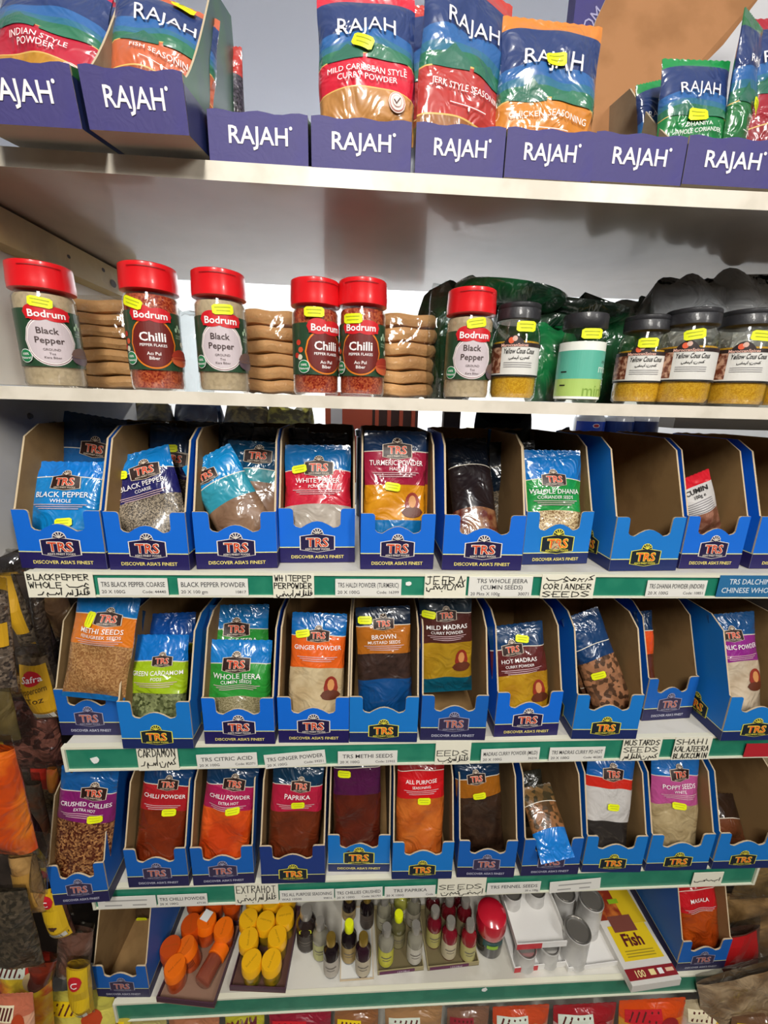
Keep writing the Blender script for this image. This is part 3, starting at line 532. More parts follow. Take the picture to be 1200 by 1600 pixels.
def pr(a, b='20 X 100G', c=''):
    return [(a, 0, .66, .0068, .92, 0), (b, -.46, .24, .0046, .4, .98), (c, .46, .24, .0040, .4, -.98)]
slabel(1, 43, 148, None, 'handwritten black pepper label at the left end of the top green edge', ['BLACKPEPPER', 'WHOLE'], [('hab', .1, .42, .36), ('aswad', -.35, .02, .06), ('filfil', .06, .42, .05)], full=True)
slabel(1, 155, 263, pr('TRS BLACK PEPPER COARSE', c='Code: 44440'), 'printed coarse black pepper shelf label')
slabel(1, 279, 388, pr('BLACK PEPPER POWDER', '20 X 100 gm', '10817'), 'printed black pepper powder shelf label')
slabel(1, 427, 491, None, 'handwritten white pepper powder label', ['WHITEPEP', 'PERPOWDER'], [('filfil', .02, .45, .04), ('abyad', -.42, .0, .04)], full=True)
slabel(1, 524, 627, pr('TRS HALDI POWDER (TURMERIC)', c='Code: 16399'), 'printed turmeric shelf label')
slabel(1, 663, 728, None, 'handwritten jeera label under the nearly empty tray', ['JEERA'], [('kamun', .02, .46, .34), ('abyad', -.45, .02, .3)], full=True)
slabel(1, 732, 831, [('TRS WHOLE JEERA', .02, .80, .0062, .8, 0), ('(CUMIN SEEDS)', .02, .48, .0062, .66, 0), ('20 Pkts X 100g', -.46, .14, .0046, .5, .98), ('30071', .46, .14, .0046, .3, -.98)], 'printed whole jeera cumin seeds label, three lines', hy=.0275)
slabel(1, 845, 928, None, 'handwritten coriander seeds label', ['', 'CORIANDER', 'SEEDS'], [('kuzbara', .0, .46, .70), ('hab', -.42, -.02, .70)], full=True)
slabel(1, 1010, 1103, pr('TRS DHANIA POWDER (INDORI)', c='Code: 10851'), 'printed dhania powder shelf label')
slabel(1, 1121, 1215, [('TRS DALCHINI', .02, .72, .0078, .7, 0), ('CHINESE WHOLE', .02, .32, .0078, .9, 0)], 'blue label with white lettering at the right of the top green edge', col=M('2a6c9c', .45, .2), hy=.031, ink=M('dce4ea', .5))
slabel(2, 214, 278, None, 'handwritten cardamom label under the lime green packet tray', ['CARDAMON'], [('kamun', .02, .44, .12), ('aswad', -.42, .0, .12)], full=True)
slabel(2, 307, 402, pr('TRS CITRIC ACID', c='Code: 82371'), 'printed citric acid shelf label', rz=-.03)
slabel(2, 414, 510, pr('TRS GINGER POWDER', c='Code: 59251'), 'printed ginger powder shelf label, tilted up to the right', rz=-.09)
slabel(2, 528, 621, pr('TRS METHI SEEDS', c='Code: 23902'), 'printed methi seeds shelf label')
slabel(2, 680, 735, None, 'handwritten label whose lower line reads eeds', ['', 'EEDS'], [('filfil', -.05, .44, .1), ('hab', -.42, -.05, .1)], full=True)
slabel(2, 752, 843, pr('MADRAS CURRY POWDER (MILD)', '20 X 100G', '36216'), 'printed mild madras curry shelf label', rz=-.02)
slabel(2, 858, 944, pr('TRS MADRAS CURRY PD HOT', '20 X 100G', 'Code: 46282'), 'printed hot madras curry shelf label')
slabel(2, 970, 1030, None, 'handwritten mustard seeds label', ['MUSTARDS', 'SEEDS'], [('kamun', .0, .44, .05), ('filfil', -.44, .0, .05)], full=True)
slabel(2, 1050, 1107, None, 'handwritten shahi kala jeera label', ['SHAHI', 'KALAJEERA', 'BLACKCUMIN'], None, full=True)
slabel(2, 1162, 1230, None, 'red card at the right end of the second green edge', col=M('b4202c', .5, .2), hy=.024, ink=M('7c1420', .5))
faint(slabel(3, 150, 242, None, 'white label partly hidden by the jutting crushed chilli tray'), .08, .0235)
slabel(3, 245, 323, pr('TRS CHILLI POWDER', '20 X 100G', '67130'), 'printed chilli powder shelf label')
slabel(3, 367, 435, None, 'handwritten extra hot label beneath the magenta chilli tray', ['EXTRAHOT'], [('filfil', .02, .44, .12), ('abyad', -.44, .0, .12)], full=True)
slabel(3, 437, 522, pr('TRS ALL PURPOSE SEASONING', 'WAS 10500', '99816'), 'printed all purpose seasoning shelf label')
slabel(3, 524, 598, pr('TRS CHILLIES CRUSHED', '20 X 100G', 'Code: 361701'), 'printed crushed chillies shelf label', rz=-.02)
slabel(3, 601, 680, pr('TRS PAPRIKA', '20 X 100G', 'Code'), 'printed paprika shelf label')
slabel(3, 683, 758, None, 'handwritten ajwain seeds label', ['', 'SEEDS'], [('abyad', -.05, .46, .08), ('kamun', -.44, -.02, .08)], full=True)
slabel(3, 760, 843, pr('TRS FENNEL SEEDS', '', '20 x 100g'), 'printed fennel seeds shelf label')
faint(slabel(3, 858, 936, None, 'tilted white shelf label under the white label packet', rz=-.07), .07, .0235)
slabel(3, 1076, 1122, None, 'handwritten scribbled label at the right of the third green edge', ['', ''], [('abyad', -.44, .44, .35)], hy=.03)

# ================================================================ JARS ON THE MIDDLE BOARD
ZM = 1.358
def cyl(r, sq=0):
    return lambda x, z, o: ((r+o)*sin(x/r), -(r+o)*cos(x/r), z)
RED = M('e01820', .3, .4); SHELL = clear('f4f2ee', .14)
def spice_jar(label, bx, by, kind, rz, ty, r=.0285, st=(0, .09), Y=.045):
    P = atY(bx, by, Y-r); Tp = atY(bx, ty, Y-r); H = Tp.z-ZM; P.x = atY(bx, by, Y-r*.2).x
    t = thing('spice_jar', label, 'jar', (P.x, Y, ZM), 'red lidded spice jars', rz)
    hb = H-.028; g = M('c4b496', .5, 0, .02, 300, 'b4a488', 200) if kind == 'pepper' else grain('8c1a10', 'd87848', 300, .25, 1.0, .2)
    MB().lathe([(r*.9, .002), (r*.95, .006), (r*.955, hb*.93), (r*.9, hb*.96)], g, 28).build('contents', t)
    MB().lathe([(r*.93, 0), (r, .004), (r, hb-.012), (r*.99, hb-.007), (r*.88, hb-.001), (r*.88, hb+.004)], SHELL, 32).build('jar_body', t)
    mb = MB(); mb.lathe([(r*.98, hb), (r*1.05, hb+.001), (r*1.06, hb+.008), (r*1.03, H-.006), (r*1.035, H-.0055), (r*1.02, H-.001), (r*.97, H)], RED, 36)
    mb.build('lid', t)
    mb = MB(); mb.ribbon([(a, H-.0062+.001*cos(a*60)) for a in [(-.02+.004*i) for i in range(11)]], .0007, cyl(r*1.045), .0004, M('8c0c10', .4)); mb.build('lid_hinge', t, False)
    mf = cyl(r); GRN = M('23422a', .4, .4); z0 = .022; z1_ = hb*.80; W = r*2.3
    mb = MB(); mb.cols(-W, W, z1_, z0, mf, .0003, GRN, 40, 1)
    cz = (z0+z1_)/2-.003; rz_ = (z1_-z0)*.42
    if kind == 'pepper':
        inner, rim, ring, tx = M('c9bcc0', .4, .3), M('efe6e4', .4), M('7a3a44', .4), M('43302f', .5)
    else: inner, rim, ring, tx = M('6a1c16', .4, .3), M('e87818', .4), M('f09428', .4), PRINT
    mb.ell(0, cz, .0245, rz_+.001, mf, .0006, rim, 16, 4).ell(0, cz, .0232, rz_, mf, .0009, ring, 16, 4).ell(0, cz, .0225, rz_-.0007, mf, .0012, inner if kind != 'pepper' else rim, 16, 4).ell(0, cz, .0212, rz_-.002, mf, .0015, inner, 16, 4)
    RB = M('cc1420', .4, .3); tz = z1_-.004
    mb.ell(-.009, tz, .0125, .0085, mf, .0018, RB, 12, 4).ell(.008, tz-.001, .0135, .0078, mf, .0018, RB, 12, 4).cols(-.019, .020, tz+.004, tz-.007, mf, .0018, RB, 10, 2)
    mb.text('Bodrum', 0, tz-.001, .0075, mf, .0023, PRINT, .034, .02)
    if kind == 'pepper':
        mb.text('Black', -.002, cz+.011, .0068, mf, .0019, tx, .026, .014); mb.text('Pepper', -.001, cz+.001, .0068, mf, .0019, tx, .031, .014)
        mb.text('GROUND', 0, cz-.009, .0026, mf, .0019, tx, .018); mb.text('Toz', 0, cz-.0135, .0026, mf, .0019, tx, .018); mb.text('Kara Biber', 0, cz-.0175, .0026, mf, .0019, tx, .018)
        bowl, heap = M('5c4c54', .4), M('6a5048', .6)
    else:
        mb.text('Chilli', 0, cz+.007, .0095, mf, .0019, tx, .030, .02); mb.text('PEPPER FLAKES', 0, cz-.002, .003, mf, .0019, tx, .028, .01)
        mb.text('Acı Pul', 0, cz-.011, .0036, mf, .0019, tx, .02, .01); mb.text('Biber', 0, cz-.016, .0036, mf, .0019, tx, .02, .01)
        bowl, heap = M('c05a34', .4), M('9c2c18', .6)
    mb.ell(.030, cz-.0125, .0125, .008, mf, .0019, heap, 10, 3).cols(.0165, .0435, lambda x: cz-.015, lambda x: cz-.015-.009*sqrt(max(0, 1-((x-.03)/.0135)**2)), mf, .0022, bowl, 12, 2).ell(.030, cz-.015, .0135, .002, mf, .0024, bowl, 10, 2).ell(.030, cz-.015, .0118, .0013, mf, .0026, heap, 10, 2)
    GB = M('1a7a48', .4); mb.ell(-.0255, cz-.0165, .0072, .0072, mf, .0019, PRINT, 12, 3).ell(-.0255, cz-.0165, .0066, .0066, mf, .0021, GB, 12, 3)
    mb.text('100%', -.0255, cz-.0145, .0026, mf, .0024, PRINT, .011, .01).text('Natural', -.0255, cz-.0185, .0026, mf, .0024, PRINT, .012, .01)
    for dx, dz in ((0, .0035), (-.0028, 0), (.0028, 0)): mb.ell(.030+dx, cz+.017+dz, .0018, .0024, mf, .0008, M('a8c4a4', .5), 6, 2)
    mb.text('VEGAN', .030, cz+.011, .0018, mf, .0008, M('a8c4a4', .5)); mb.text('RANGE', .030, cz+.0085, .0018, mf, .0008, M('a8c4a4', .5))
    if kind != 'pepper':
        for dx, dz, c in ((-.033, .010, 'c83420'), (-.030, .002, 'd85028'), (-.036, -.004, 'c02818'), (.036, .002, 'd8d4c0'), (-.031, -.006, 'd8d4c0')): mb.ell(dx, cz+dz, .0035, .003, mf, .0008, M(c, .4), 8, 2)
    mb.build('label', t, False)
    sticker(t, st[0], -st[1], mf, st[2] if len(st) > 2 else 0, .021, .0105)
    return t
spice_jar('ground black pepper jar at the far left, red lid', 85, 600, 'pepper', .58, 405, .0305, (-.004, .089, -.12), .05)
spice_jar('chilli flakes jar second from the left, standing alone', 246, 605, 'chilli', .36, 407, .0295, (-.017, .092, -.35), .05)
spice_jar('ground black pepper jar third from the left, between bread packs', 350, 610, 'pepper', .28, 417, .0285, (.003, .088, .08), .045)
spice_jar('chilli flakes jar touching its neighbour on the right, red lid', 494, 615, 'chilli', .52, 431, .0275, (-.013, .089, 0), .045)
spice_jar('chilli flakes jar touching its neighbour on the left, red lid', 565, 618, 'chilli', -.06, 431, .0275, (-.009, .084, 0), .045)
spice_jar('ground black pepper jar beside the first couscous jar, red lid', 728, 622, 'pepper', -.02, 445, .0278, (.001, .084, .18), .045)

CL = M('26262a', .45, .3, .05, 200); CG = clear('f2f2ea', .16)
def cous(label, bx, by, ty, r, rz, st, Y=.05):
    P = atY(bx, by, Y-r); Tp = atY(bx, ty, Y-r); H = Tp.z-ZM; hb = H-.017; P.x = atY(bx, by, Y-r*.2).x
    t = thing('couscous_jar', label, 'jar', (P.x, Y, ZM), 'yellow couscous jars', rz)
    MB().lathe([(r*.85, .003), (r*.94, .008), (r*.95, hb*.30), (r*.95, hb*.72), (r*.5, hb*.73)], grain('cc9414', 'e8b838', 400, .2, .8, .12), 28).build('contents', t)
    MB().lathe([(r*.86, 0), (r*.98, .004), (r, .010), (r, hb-.022), (r*.93, hb-.012), (r*.78, hb-.003), (r*.78, hb+.002)], CG, 32).build('jar_body', t)
    MB().lathe([(r*.86, hb-.002), (r*.9, hb-.001), (r*.9, hb+.010), (r*.88, hb+.011), (r*.9, hb+.012), (r*.89, H-.001), (r*.85, H)], CL, 36).build('lid', t)
    mf = cyl(r); z0 = hb*.29; zt = hb*.69; mb = MB(); W = r*1.9
    mb.cols(-W, W, zt, z0, mf, .0003, M('d8d6d0', .45, .2), 40, 1); mb.cols(-W, W, z0+.0022, z0, mf, .0006, BLACK, 40, 1); mb.cols(-W, W, zt+.0005, zt-.004, mf, .0006, M('2c2020', .4), 40, 1)
    mb.cols(-W, -.014, zt-.004, z0+.004, mf, .0006, M('6c3420', .45, 0, 0, 1, 'c89c80', 160), 12, 1)
    mb.cols(-.012, .012, lambda x: zt+.009*(1-(x/.0125)**2), zt-.001, mf, .0006, M('2c2020', .4), 14, 2)
    mb.ell(-.003, zt+.003, .0035, .0035, mf, .0009, M('e0603c', .4), 8, 2).ell(.001, zt+.005, .003, .003, mf, .0009, M('d8b0a0', .4), 8, 2)
    mb.text('MaroccanSpices', .001, zt-.002, .0036, mf, .0010, M('e8b4a4', .5), .032, .02)
    mb.text('Yellow Cous Cous', .007, zt-.0085, .0060, mf, .0010, BLACK, .037, .016, shear=.18)
    arab(mb, 'kamun', .008, .02, zt-.0185, .005, .0006, mf, .0010); arab(mb, 'abyad', -.004, .007, zt-.0185, .005, .0006, mf, .0010)
    for i in range(3): mb.cols(-.010, .024, zt-.0215-i*.0024, zt-.0222-i*.0024, mf, .0008, M('8c8a8c', .6), 10, 1)
    mb.build('label', t, False)
    sticker(t, st[0], -st[1], mf, st[2], .021, .0115); return t
cous('couscous jar left of the mint jar, black lid', 800, 626, 468, .0285, -.42, (.012, .083, -.0))
cous('couscous jar right of the mint jar, tucked behind its neighbour', 995, 628, 487, .0300, -.62, (.006, .074, 0), .075)
cous('couscous jar second from the right edge', 1063, 630, 475, .0335, -.62, (.004, .082, .15), .055)
cous('couscous jar at the right edge with a plump label', 1147, 630, 476, .0345, -.66, (.014, .083, -.1), .057)
cous('couscous jar cut off by the right picture edge', 1232, 630, 478, .0345, -.7, (.014, .083, 0), .057)
# mint jar
r = .0275; P = atY(915, 628, .05-r); H = atY(925, 486, .05-r).z-ZM; hb = H-.015; mf = cyl(r*.985)
t = thing('mint_jar', 'jar with pale green and teal label and black lid, open label back', 'jar', (P.x, .05, ZM), None, -.25)
MB().lathe([(r*.9, .003), (r*.9, hb*.7), (.001, hb*.7)], M('b4b49c', .7), 24).build('contents', t)
MB().lathe([(r*.9, 0), (r*.97, .004), (r*.97, hb-.02), (r*.93, hb-.012), (r*.8, hb-.003), (r*.8, hb+.002)], CG, 32).build('jar_body', t)
MB().lathe([(r*.9, hb-.002), (r*.96, hb), (r*.96, hb+.012), (r*.92, H)], CL, 36).build('lid', t)
mb = MB(); W = r*1.5; z0 = .0035; zt = hb*.80
mb.cols(-W, W, zt, z0, mf, .0003, M('eceee6', .4, .2), 30, 1).cols(-W, W, zt-.010, zt-.043, mf, .0006, M('58ae98', .4, .2), 30, 1).cols(-W, W, zt-.043, z0+.003, mf, .0006, M('a8c468', .4, .2), 30, 1)
mb.text('mint', .030, zt-.030, .0105, mf, .001, M('d8e8dc', .5), .03, .0).text('mint', .017, zt-.056, .014, mf, .001, M('7c9c3c', .5), .045, .0).text('mint', .028, zt-.022, .0045, mf, .001, M('2c5c50', .5), .02)
mb.cols(-.028, -.020, zt-.034, zt-.0355, mf, .001, BLACK, 4, 1).cols(-.028, -.020, zt-.050, zt-.0515, mf, .001, BLACK, 4, 1)
for i in range(26):
    q = random.Random(i); mb.ell(.031+q.uniform(-.004, .004), zt-.034-q.uniform(0, .022), .0011, .0011, mf, .0013, M('1c5c3c' if i % 3 else 'eef4ec', .5), 4, 2)
mb.build('label', t, False); sticker(t, .003, -(zt+.008), mf, 0, .022, .0115)

# bread packs
def bread(label, px, pyb, Y, wd, n, th, c1, c2, depth=.13, rz=0):
    P = atY(px, pyb, Y); t = thing('bread_pack', label, 'bread', (P.x, Y+depth/2, ZM), 'flatbread packs', rz)
    rnd = random.Random(px); z = .002; m = M(c1, .75, .15, .25, 60, c2, 16, lo=.3, hi=.7)
    for i in range(n):
        k = th*rnd.uniform(.88, 1.08); w_ = wd*rnd.uniform(.93, 1.0); dx = rnd.uniform(-.002, .002)
        pr_ = [(.80, .0), (.95, .12), (1, .45), (.99, .7), (.93, .95), (.7, 1.0), (.3, .98)]
        mb = MB(); nn = 36; vs = []
        for a, b in pr_:
            for j in range(nn):
                ang = 2*pi*j/nn; ca, sa = cos(ang), sin(ang); q = (abs(ca)**5+abs(sa)**5)**(-.2)
                vs.append((dx+a*w_/2*ca*q, a*depth/2*sa*q, z+b*k+.0012*sin(ang*5+i)))
        fs = [(j*nn+i2, j*nn+(i2+1) % nn, (j+1)*nn+(i2+1) % nn, (j+1)*nn+i2) for j in range(len(pr_)-1) for i2 in range(nn)]+[tuple(range((len(pr_)-1)*nn, len(pr_)*nn)), tuple(range(nn))[::-1]]
        mb.add(vs, fs, m).build('flatbread', t); z += k
    mb = MB(); vs = []; nn = 32; lv = [(-.001, .97), (z*.05, 1.06), (z*.5, 1.07), (z*.92, 1.05), (z+.004, .94), (z+.010, .5)]
    for zz, a in lv:
        for j in range(nn):
            ang = 2*pi*j/nn; ca, sa = cos(ang), sin(ang); q = (abs(ca)**6+abs(sa)**6)**(-1/6); vs.append((a*wd/2*ca*q, a*depth/2*sa*q, max(.0002, zz)))
    fs = [(j*nn+i2, j*nn+(i2+1) % nn, (j+1)*nn+(i2+1) % nn, (j+1)*nn+i2) for j in range(len(lv)-1) for i2 in range(nn)]+[tuple(range((len(lv)-1)*nn, len(lv)*nn))]
    mb.add(vs, fs, clear('fbf8f2', .14, .25, 45)).build('wrapper', t); return t
bread('wrapped stack of rough brown flatbreads behind the left chilli jar', 155, 608, .12, .115, 7, .0165, 'd0a878', 'b08858')
bread('wrapped stack of smooth tan flatbreads right of the third jar', 420, 612, .12, .085, 6, .0195, 'dcb07c', 'c09464')
bread('wrapped stack of tan flatbreads left of the fourth pepper jar', 634, 617, .11, .093, 6, .0185, 'd8ac78', 'a87c50')
# clear plastic bags between
def bag(name, label, px, py, Y, wd, hh, mat, seed, depth=.05, z0=ZM, lean=0, group=None, rz=0, amp=.14, knot=False):
    """crumpled bag"""
    P = atY(px, py, Y); t = thing(name, label, 'bag', (P.x, Y+depth/2, z0), group, rz); t.rotation_euler = (lean, 0, rz)
    r = random.Random(seed); ks = [(r.randint(2, 6), r.uniform(0, 6), r.uniform(2, 6), r.uniform(0, 6)) for _ in range(6)]
    mb = MB(); vs = []; nn = 40; L = 16
    for j in range(L+1):
        q = j/L; a = sin(pi*(.14+.62*q))**.45; ay = 1 if q < .7 else max(.06, 1-((q-.7)/.3)**1.2)
        for i in range(nn):
            ang = 2*pi*i/nn; d = 1+amp*sum(sin(k*ang+p+q*kk+pp)/3 for k, p, kk, pp in ks)
            ca, sa = cos(ang), sin(ang); sq = (abs(ca)**3+abs(sa)**3)**(-1/3)
            vs.append((wd/2*a*d*ca*sq, depth/2*a*ay*d*sa*sq, q*hh*(1+(.05*sin(ang*2+seed)+.03*sin(ang*5+seed*2))*q)))
    fs = [(j*nn+i, j*nn+(i+1) % nn, (j+1)*nn+(i+1) % nn, (j+1)*nn+i) for j in range(L) for i in range(nn)]+[tuple(range(nn))[::-1], tuple(range(L*nn, (L+1)*nn))]
    mb.add(vs, fs, mat).build('film', t); return t, P
CB = clear('eef2f2', .22, .35, 30)
bag('plastic_bag', 'crumpled clear plastic bag right of the left chilli jar', 300, 612, .09, .05, .10, CB, 3)
bag('plastic_bag', 'crumpled clear plastic bag left of the fourth pepper jar', 686, 622, .09, .035, .14, CB, 4, .04)
GB1 = M('0e4c28', .3, .9, .55, 28, '0a2c1c', 14); GB2 = M('14703c', .3, .9, .5, 24, '0a3020', 12)
Gg = 'green bags behind the jars'
bag('green_bag', 'dark green bag standing behind the first couscous jar', 705, 626, .13, .09, .155, GB1, 5, .08, group=Gg)
bag('green_bag', 'green bag lower down between couscous jar and mint jar', 868, 626, .09, .075, .10, GB2, 6, .07, group=Gg)
bag('green_bag', 'dark green bag behind the mint jar', 955, 628, .16, .12, .155, GB1, 7, .08, group=Gg)
t, P = bag('green_bag', 'clear topped green bag lying on top of the others under the upper board', 815, 480, .10, .155, .035, GB2, 8, .12, group=Gg, amp=.1); t.location.z = P.z+.008; t.rotation_euler = (0, .12, 0)
t, P = bag('green_bag', 'black green bag lying on top right of the green pile', 925, 500, .12, .14, .03, M('15241c', .25, 1, .5, 26), 9, .12, group=Gg, amp=.1); t.location.z = P.z+.006; t.rotation_euler = (0, .1, 0)
t, P = bag('green_bag', 'middle green bag in the pile behind the jars', 850, 540, .14, .15, .07, GB1, 10, .1, group=Gg); t.location.z = P.z-.005
GY = M('8c9094', .45, .35, 1.0, 26, '74767a', 10)
bag('grey_bag', 'dark grey crumpled bag behind the couscous jars', 1075, 630, .12, .12, .175, GY, 11, .09, group='grey bags behind the jars')
bag('grey_bag', 'larger grey crumpled bag at the right behind the couscous jars', 1165, 630, .14, .16, .19, M('aaaeb2', .45, .35, 1.0, 26, '94989c', 10), 12, .09, group='grey bags behind the jars')

# ================================================================ TOP ROW: PURPLE TRAYS AND STAND-UP POUCHES
PU = M('403a74', .65, 0, .06, 60, '3c3678', 20); PUE = M('b8a88c', .8); KT = M('9c8a70', .85, 0, .05, 50, '8f7d64', 20); GN = M('2c6c3c', .5, .2, 0, 1, '245a4c', 12)
def ptray_proto(tall):
    t = thing('pouch_tray', 'x', 'tray', (0, 0, 0), 'purple trays on the upper board'); hw = .049; d = .20; th = .0022; h = .043
    top = [(hw-2*hw*i/12, h+.0012*sin(i*1.3)) for i in range(13)]
    MB().prism([(-hw, 0), (hw, 0)]+top, th, 0, lambda p, a: (p[0], a, p[1]), KT, PU, PUE).build('front_panel', t, False)
    if tall: sp = [(th, 0), (d, 0), (d, .172), (.128, .160)]+[(.128-.118*sin(a), .043+.117*(1-sin(a))**1.15) for a in [i*pi/2/9 for i in range(1, 10)]]+[(th, h)]
    else: sp = [(th, 0), (d, 0), (d, .066), (.05, .062), (.012, .045), (th, h)]
    for s in (-1, 1):
        mb = MB(); mb.prism(sp, s*(hw-th), s*hw, lambda p, a: (a, p[0], p[1]), KT, GN, PUE)
        mfs = lambda y, z, o, s=s: (s*(hw+o), y, z); mb.cols(.0, d, .036, 0, mfs, .0004, M('1f2a5c', .45, .2), 1, 1); mb.build('side_panel', t, False)
    MB().box(-hw+th, hw-th, d-th, d, 0, .07, KT).build('back_panel', t, False)
    MB().box(-hw+th, hw-th, th, d-th, 0, .002, M('b8aa94', .8)).build('base_panel', t, False)
    mb = MB(); mb.text('RAJAH', 0, .024, .0155, front, .0006, PRINT, .058, .012).ell(.032, .031, .0016, .0016, front, .0006, PRINT, 8, 2); mb.build('logo_print', t, False); return t
pts_ = {}; ZS = 1.5835
for xa, ya, xb, yb, Y0, lb in ((-45, 190, 130, 214, None, 'purple tray cut off by the left picture edge, tipped over the board'), (141, 207, 297, 226, None, 'purple tray jutting over the board edge, second from left'),
    (328, 250, 482, 260, .001, 'empty purple tray beside the raised green side flap'), (487, 263, 641, 270, .0, 'purple tray with the red caribbean curry pouch'),
    (648, 268, 785, 277, .0, 'purple tray with the tall jerk seasoning pouch'), (787, 281, 922, 289, .0, 'purple tray with the orange chicken seasoning pouch'),
    (922, 289, 1062, 294, .0, 'purple tray with the cut brown side flap, right of centre'), (1064, 294, 1208, 297, .0, 'purple tray cut off by the right picture edge')):
    zs = 1.582+.004*max(-1, min(1.1, (((xa+xb)/2-600)/520)**2-1))
    tip = 0
    if Y0 is None:
        A = atY(xa, ya, -.04); B = atY(xb, yb, -.04); A.z = B.z = 1.5785; tip = .17
    else: A = atY(xa, ya, Y0); B = atY(xb, yb, Y0); A.z = B.z = zs
    wd = (B-A).length; loc = ((A.x+B.x)/2, (A.y+B.y)/2, (A.z+B.z)/2)
    tall = 'jutting' in lb or 'side flap, right' in lb; pt = pts_.get(tall)
    if pt is None: pt = pts_[tall] = ptray_proto(tall); pt.location = loc; pt.scale = (wd/.098, 1, 1); pt.rotation_euler = (tip, 0, 0); pt['label'] = lb
    else: dup(pt, loc, lb, 0, wd/.098).rotation_euler = (tip, 0, 0)
def standup(label, top, Yt, bot, Yb, w, head, band, cont, l1, l2='', seed=0, st=None, T=.018, yaw=0, ext=.025, k=1, check=True, logo_=True):
    P1 = atY(*top, Yt); Pm = atY(*bot, Yb); ax = (P1-Pm).normalized(); P0 = Pm-ax*ext; h = (P1-P0).length
    t = thing('spice_pouch', label, 'pouch', (0, 0, 0), 'stand-up pouches in the purple trays'); frame(t, P0, P1, yaw)
    p = Pouch(w, h, T, seed, .005, .006); NVb = film('24386c', .3); GL = M('d8b464', .4); ws = w/.098
    p.build(t, [(.012*k, film(head, .25)), (.034*k+.011, NVb), (.043*k+.012, film('2c62a0', .25)), (.049*k+.012, film('2c6c88', .25)), (.0575*k+.012, film('2a7050', .3)), (.0585*k+.012, GL), (.086*k+.012, film(band, .35)), (.087*k+.012, GL), (h, cont)], nx=24)
    if logo_: mb = MB(); mb.text('RAJAH', 0, -.025*k-.013, .0150*ws, p.mf, .0022, PRINT, w*.62, .0); mb.build('logo_print', t, False)
    mb = MB(); mb.cols(-w*.40, -w*.04, lambda x: -.054*k-.012+.013*k*max(0, 1-abs(x+w*.2)/(w*.2))**1.2, -.057*k-.012, p.mf, .0006, film('2c6a54', .2), 14, 3).cols(w*.0, w*.42, lambda x: -.054*k-.012+.009*k*max(0, 1-abs(x-w*.22)/(w*.22))**1.2, -.057*k-.012, p.mf, .0009, film('357658', .2), 14, 3)
    mb.build('hill_print', t, False)
    if l1:
        mb = MB(); mb.text(l1, 0, -.067*k-.012, .0056*ws, p.mf, .0022, PRINT, w*.80, .0)
        if l2: mb.text(l2, 0, -.0745*k-.012, .0056*ws, p.mf, .0022, PRINT, w*.62, .0)
        else: mb.cols(-w*.2, w*.2, -.0765*k-.012, -.0770*k-.012, p.mf, .0018, PRINT, 8, 1).ell(0, -.0785*k-.012, .0013, .0024, p.mf, .0024, PRINT, 6, 2)
        mb.build('title_print', t, False)
    if check:
        cx, cz = w*.30, -.094*k-.012; mb = MB(); mb.ell(cx, cz, .0088, .0088, p.mf, .0018, M('e8d4cc', .5), 14, 4).ell(cx, cz, .0079, .0079, p.mf, .0021, M('c06a5c', .5), 14, 4).ell(cx, cz, .0071, .0071, p.mf, .0024, M('ecdcd4', .5), 14, 4).ell(cx, cz, .0050, .0050, p.mf, .0027, M('c89a90', .5), 14, 4).ell(cx, cz, .0044, .0044, p.mf, .0030, M('ecdcd4', .5), 14, 4)
        mb.ribbon([(cx-.0028, cz+.0003), (cx-.0006, cz-.0022), (cx+.003, cz+.0026)], .0011, p.mf, .0034, M('5c3c38', .5)); mb.build('seal_print', t, False)
    for a in (st or []): sticker(t, a[0], a[1], p.mf, a[2], .022, .0115)
    return t
standup('pouch of indian style powder with red band at far left, logo hidden', (95, -25), .05, (70, 130), .02, .105, 'c41c3c', 'b81c34', powder('c8923c', 'b8822c', 60), 'INDIAN STYLE', 'POWDER', 61, logo_=False, T=.014, k=.95)
standup('dark pouch squeezed between the two left pouches', (180, 5), .08, (165, 135), .05, .05, 'a01c34', '5c1428', powder('5c2028'), 'STYLE', '', 62, check=False, logo_=False, T=.010)
standup('orange fish seasoning pouch with yellow sticker at its top', (266, 2), .05, (256, 138), .02, .094, 'c4603c', 'c8643c', powder('a8542c', '98441c'), 'FISH SEASONING', '', 63, [(.014, .010, -.25)], yaw=.30, T=.015, k=1.0)
standup('red caribbean style curry pouch in the centre', (572, -2), .045, (574, 188), .03, .1, 'd81c34', 'd01c34', powder('c0884c', 'b07a40', 60), 'MILD CARIBBEAN STYLE', 'CURRY POWDER', 64, [(-.004, .056, -.45)])
standup('tall jerk style seasoning pouch tilted to the right', (737, -25), .055, (716, 222), .035, .104, 'c43c30', 'b83a34', powder('a0683c', '94602f', 90), 'JERK STYLE SEASONING', '', 65, ext=.02, yaw=.32, k=1.5, T=.016)
standup('blue pouch edge with red side left of the jerk pouch', (668, 10), .09, (672, 210), .08, .05, 'c43c30', 'a83430', powder('94502c'), '', '', 66, check=False, logo_=False, T=.012, k=1.2)
standup('orange chicken seasoning pouch with yellow sticker over the logo', (864, 35), .05, (845, 240), .035, .108, 'd8822c', 'd08430', powder('b87844', 'a86a38'), 'CHICKEN SEASONING', '', 67, [(.002, .046, .15)], ext=.02, k=1.3, T=.015)
standup('red pouch corner behind the caribbean pouch', (640, 60), .10, (640, 190), .09, .04, 'c41c3c', 'b81c34', powder('a0502c'), '', '', 68, check=False, logo_=False, T=.009)
standup('green whole coriander pouch in the right hand tray', (1088, 95), .06, (1075, 242), .05, .079, '148c44', '1c8040', film('1c7c40'), 'DHANIYA', 'WHOLE CORIANDER', 69, [(-.002, .062, 0)], ext=.015, check=False, k=.88, T=.012)
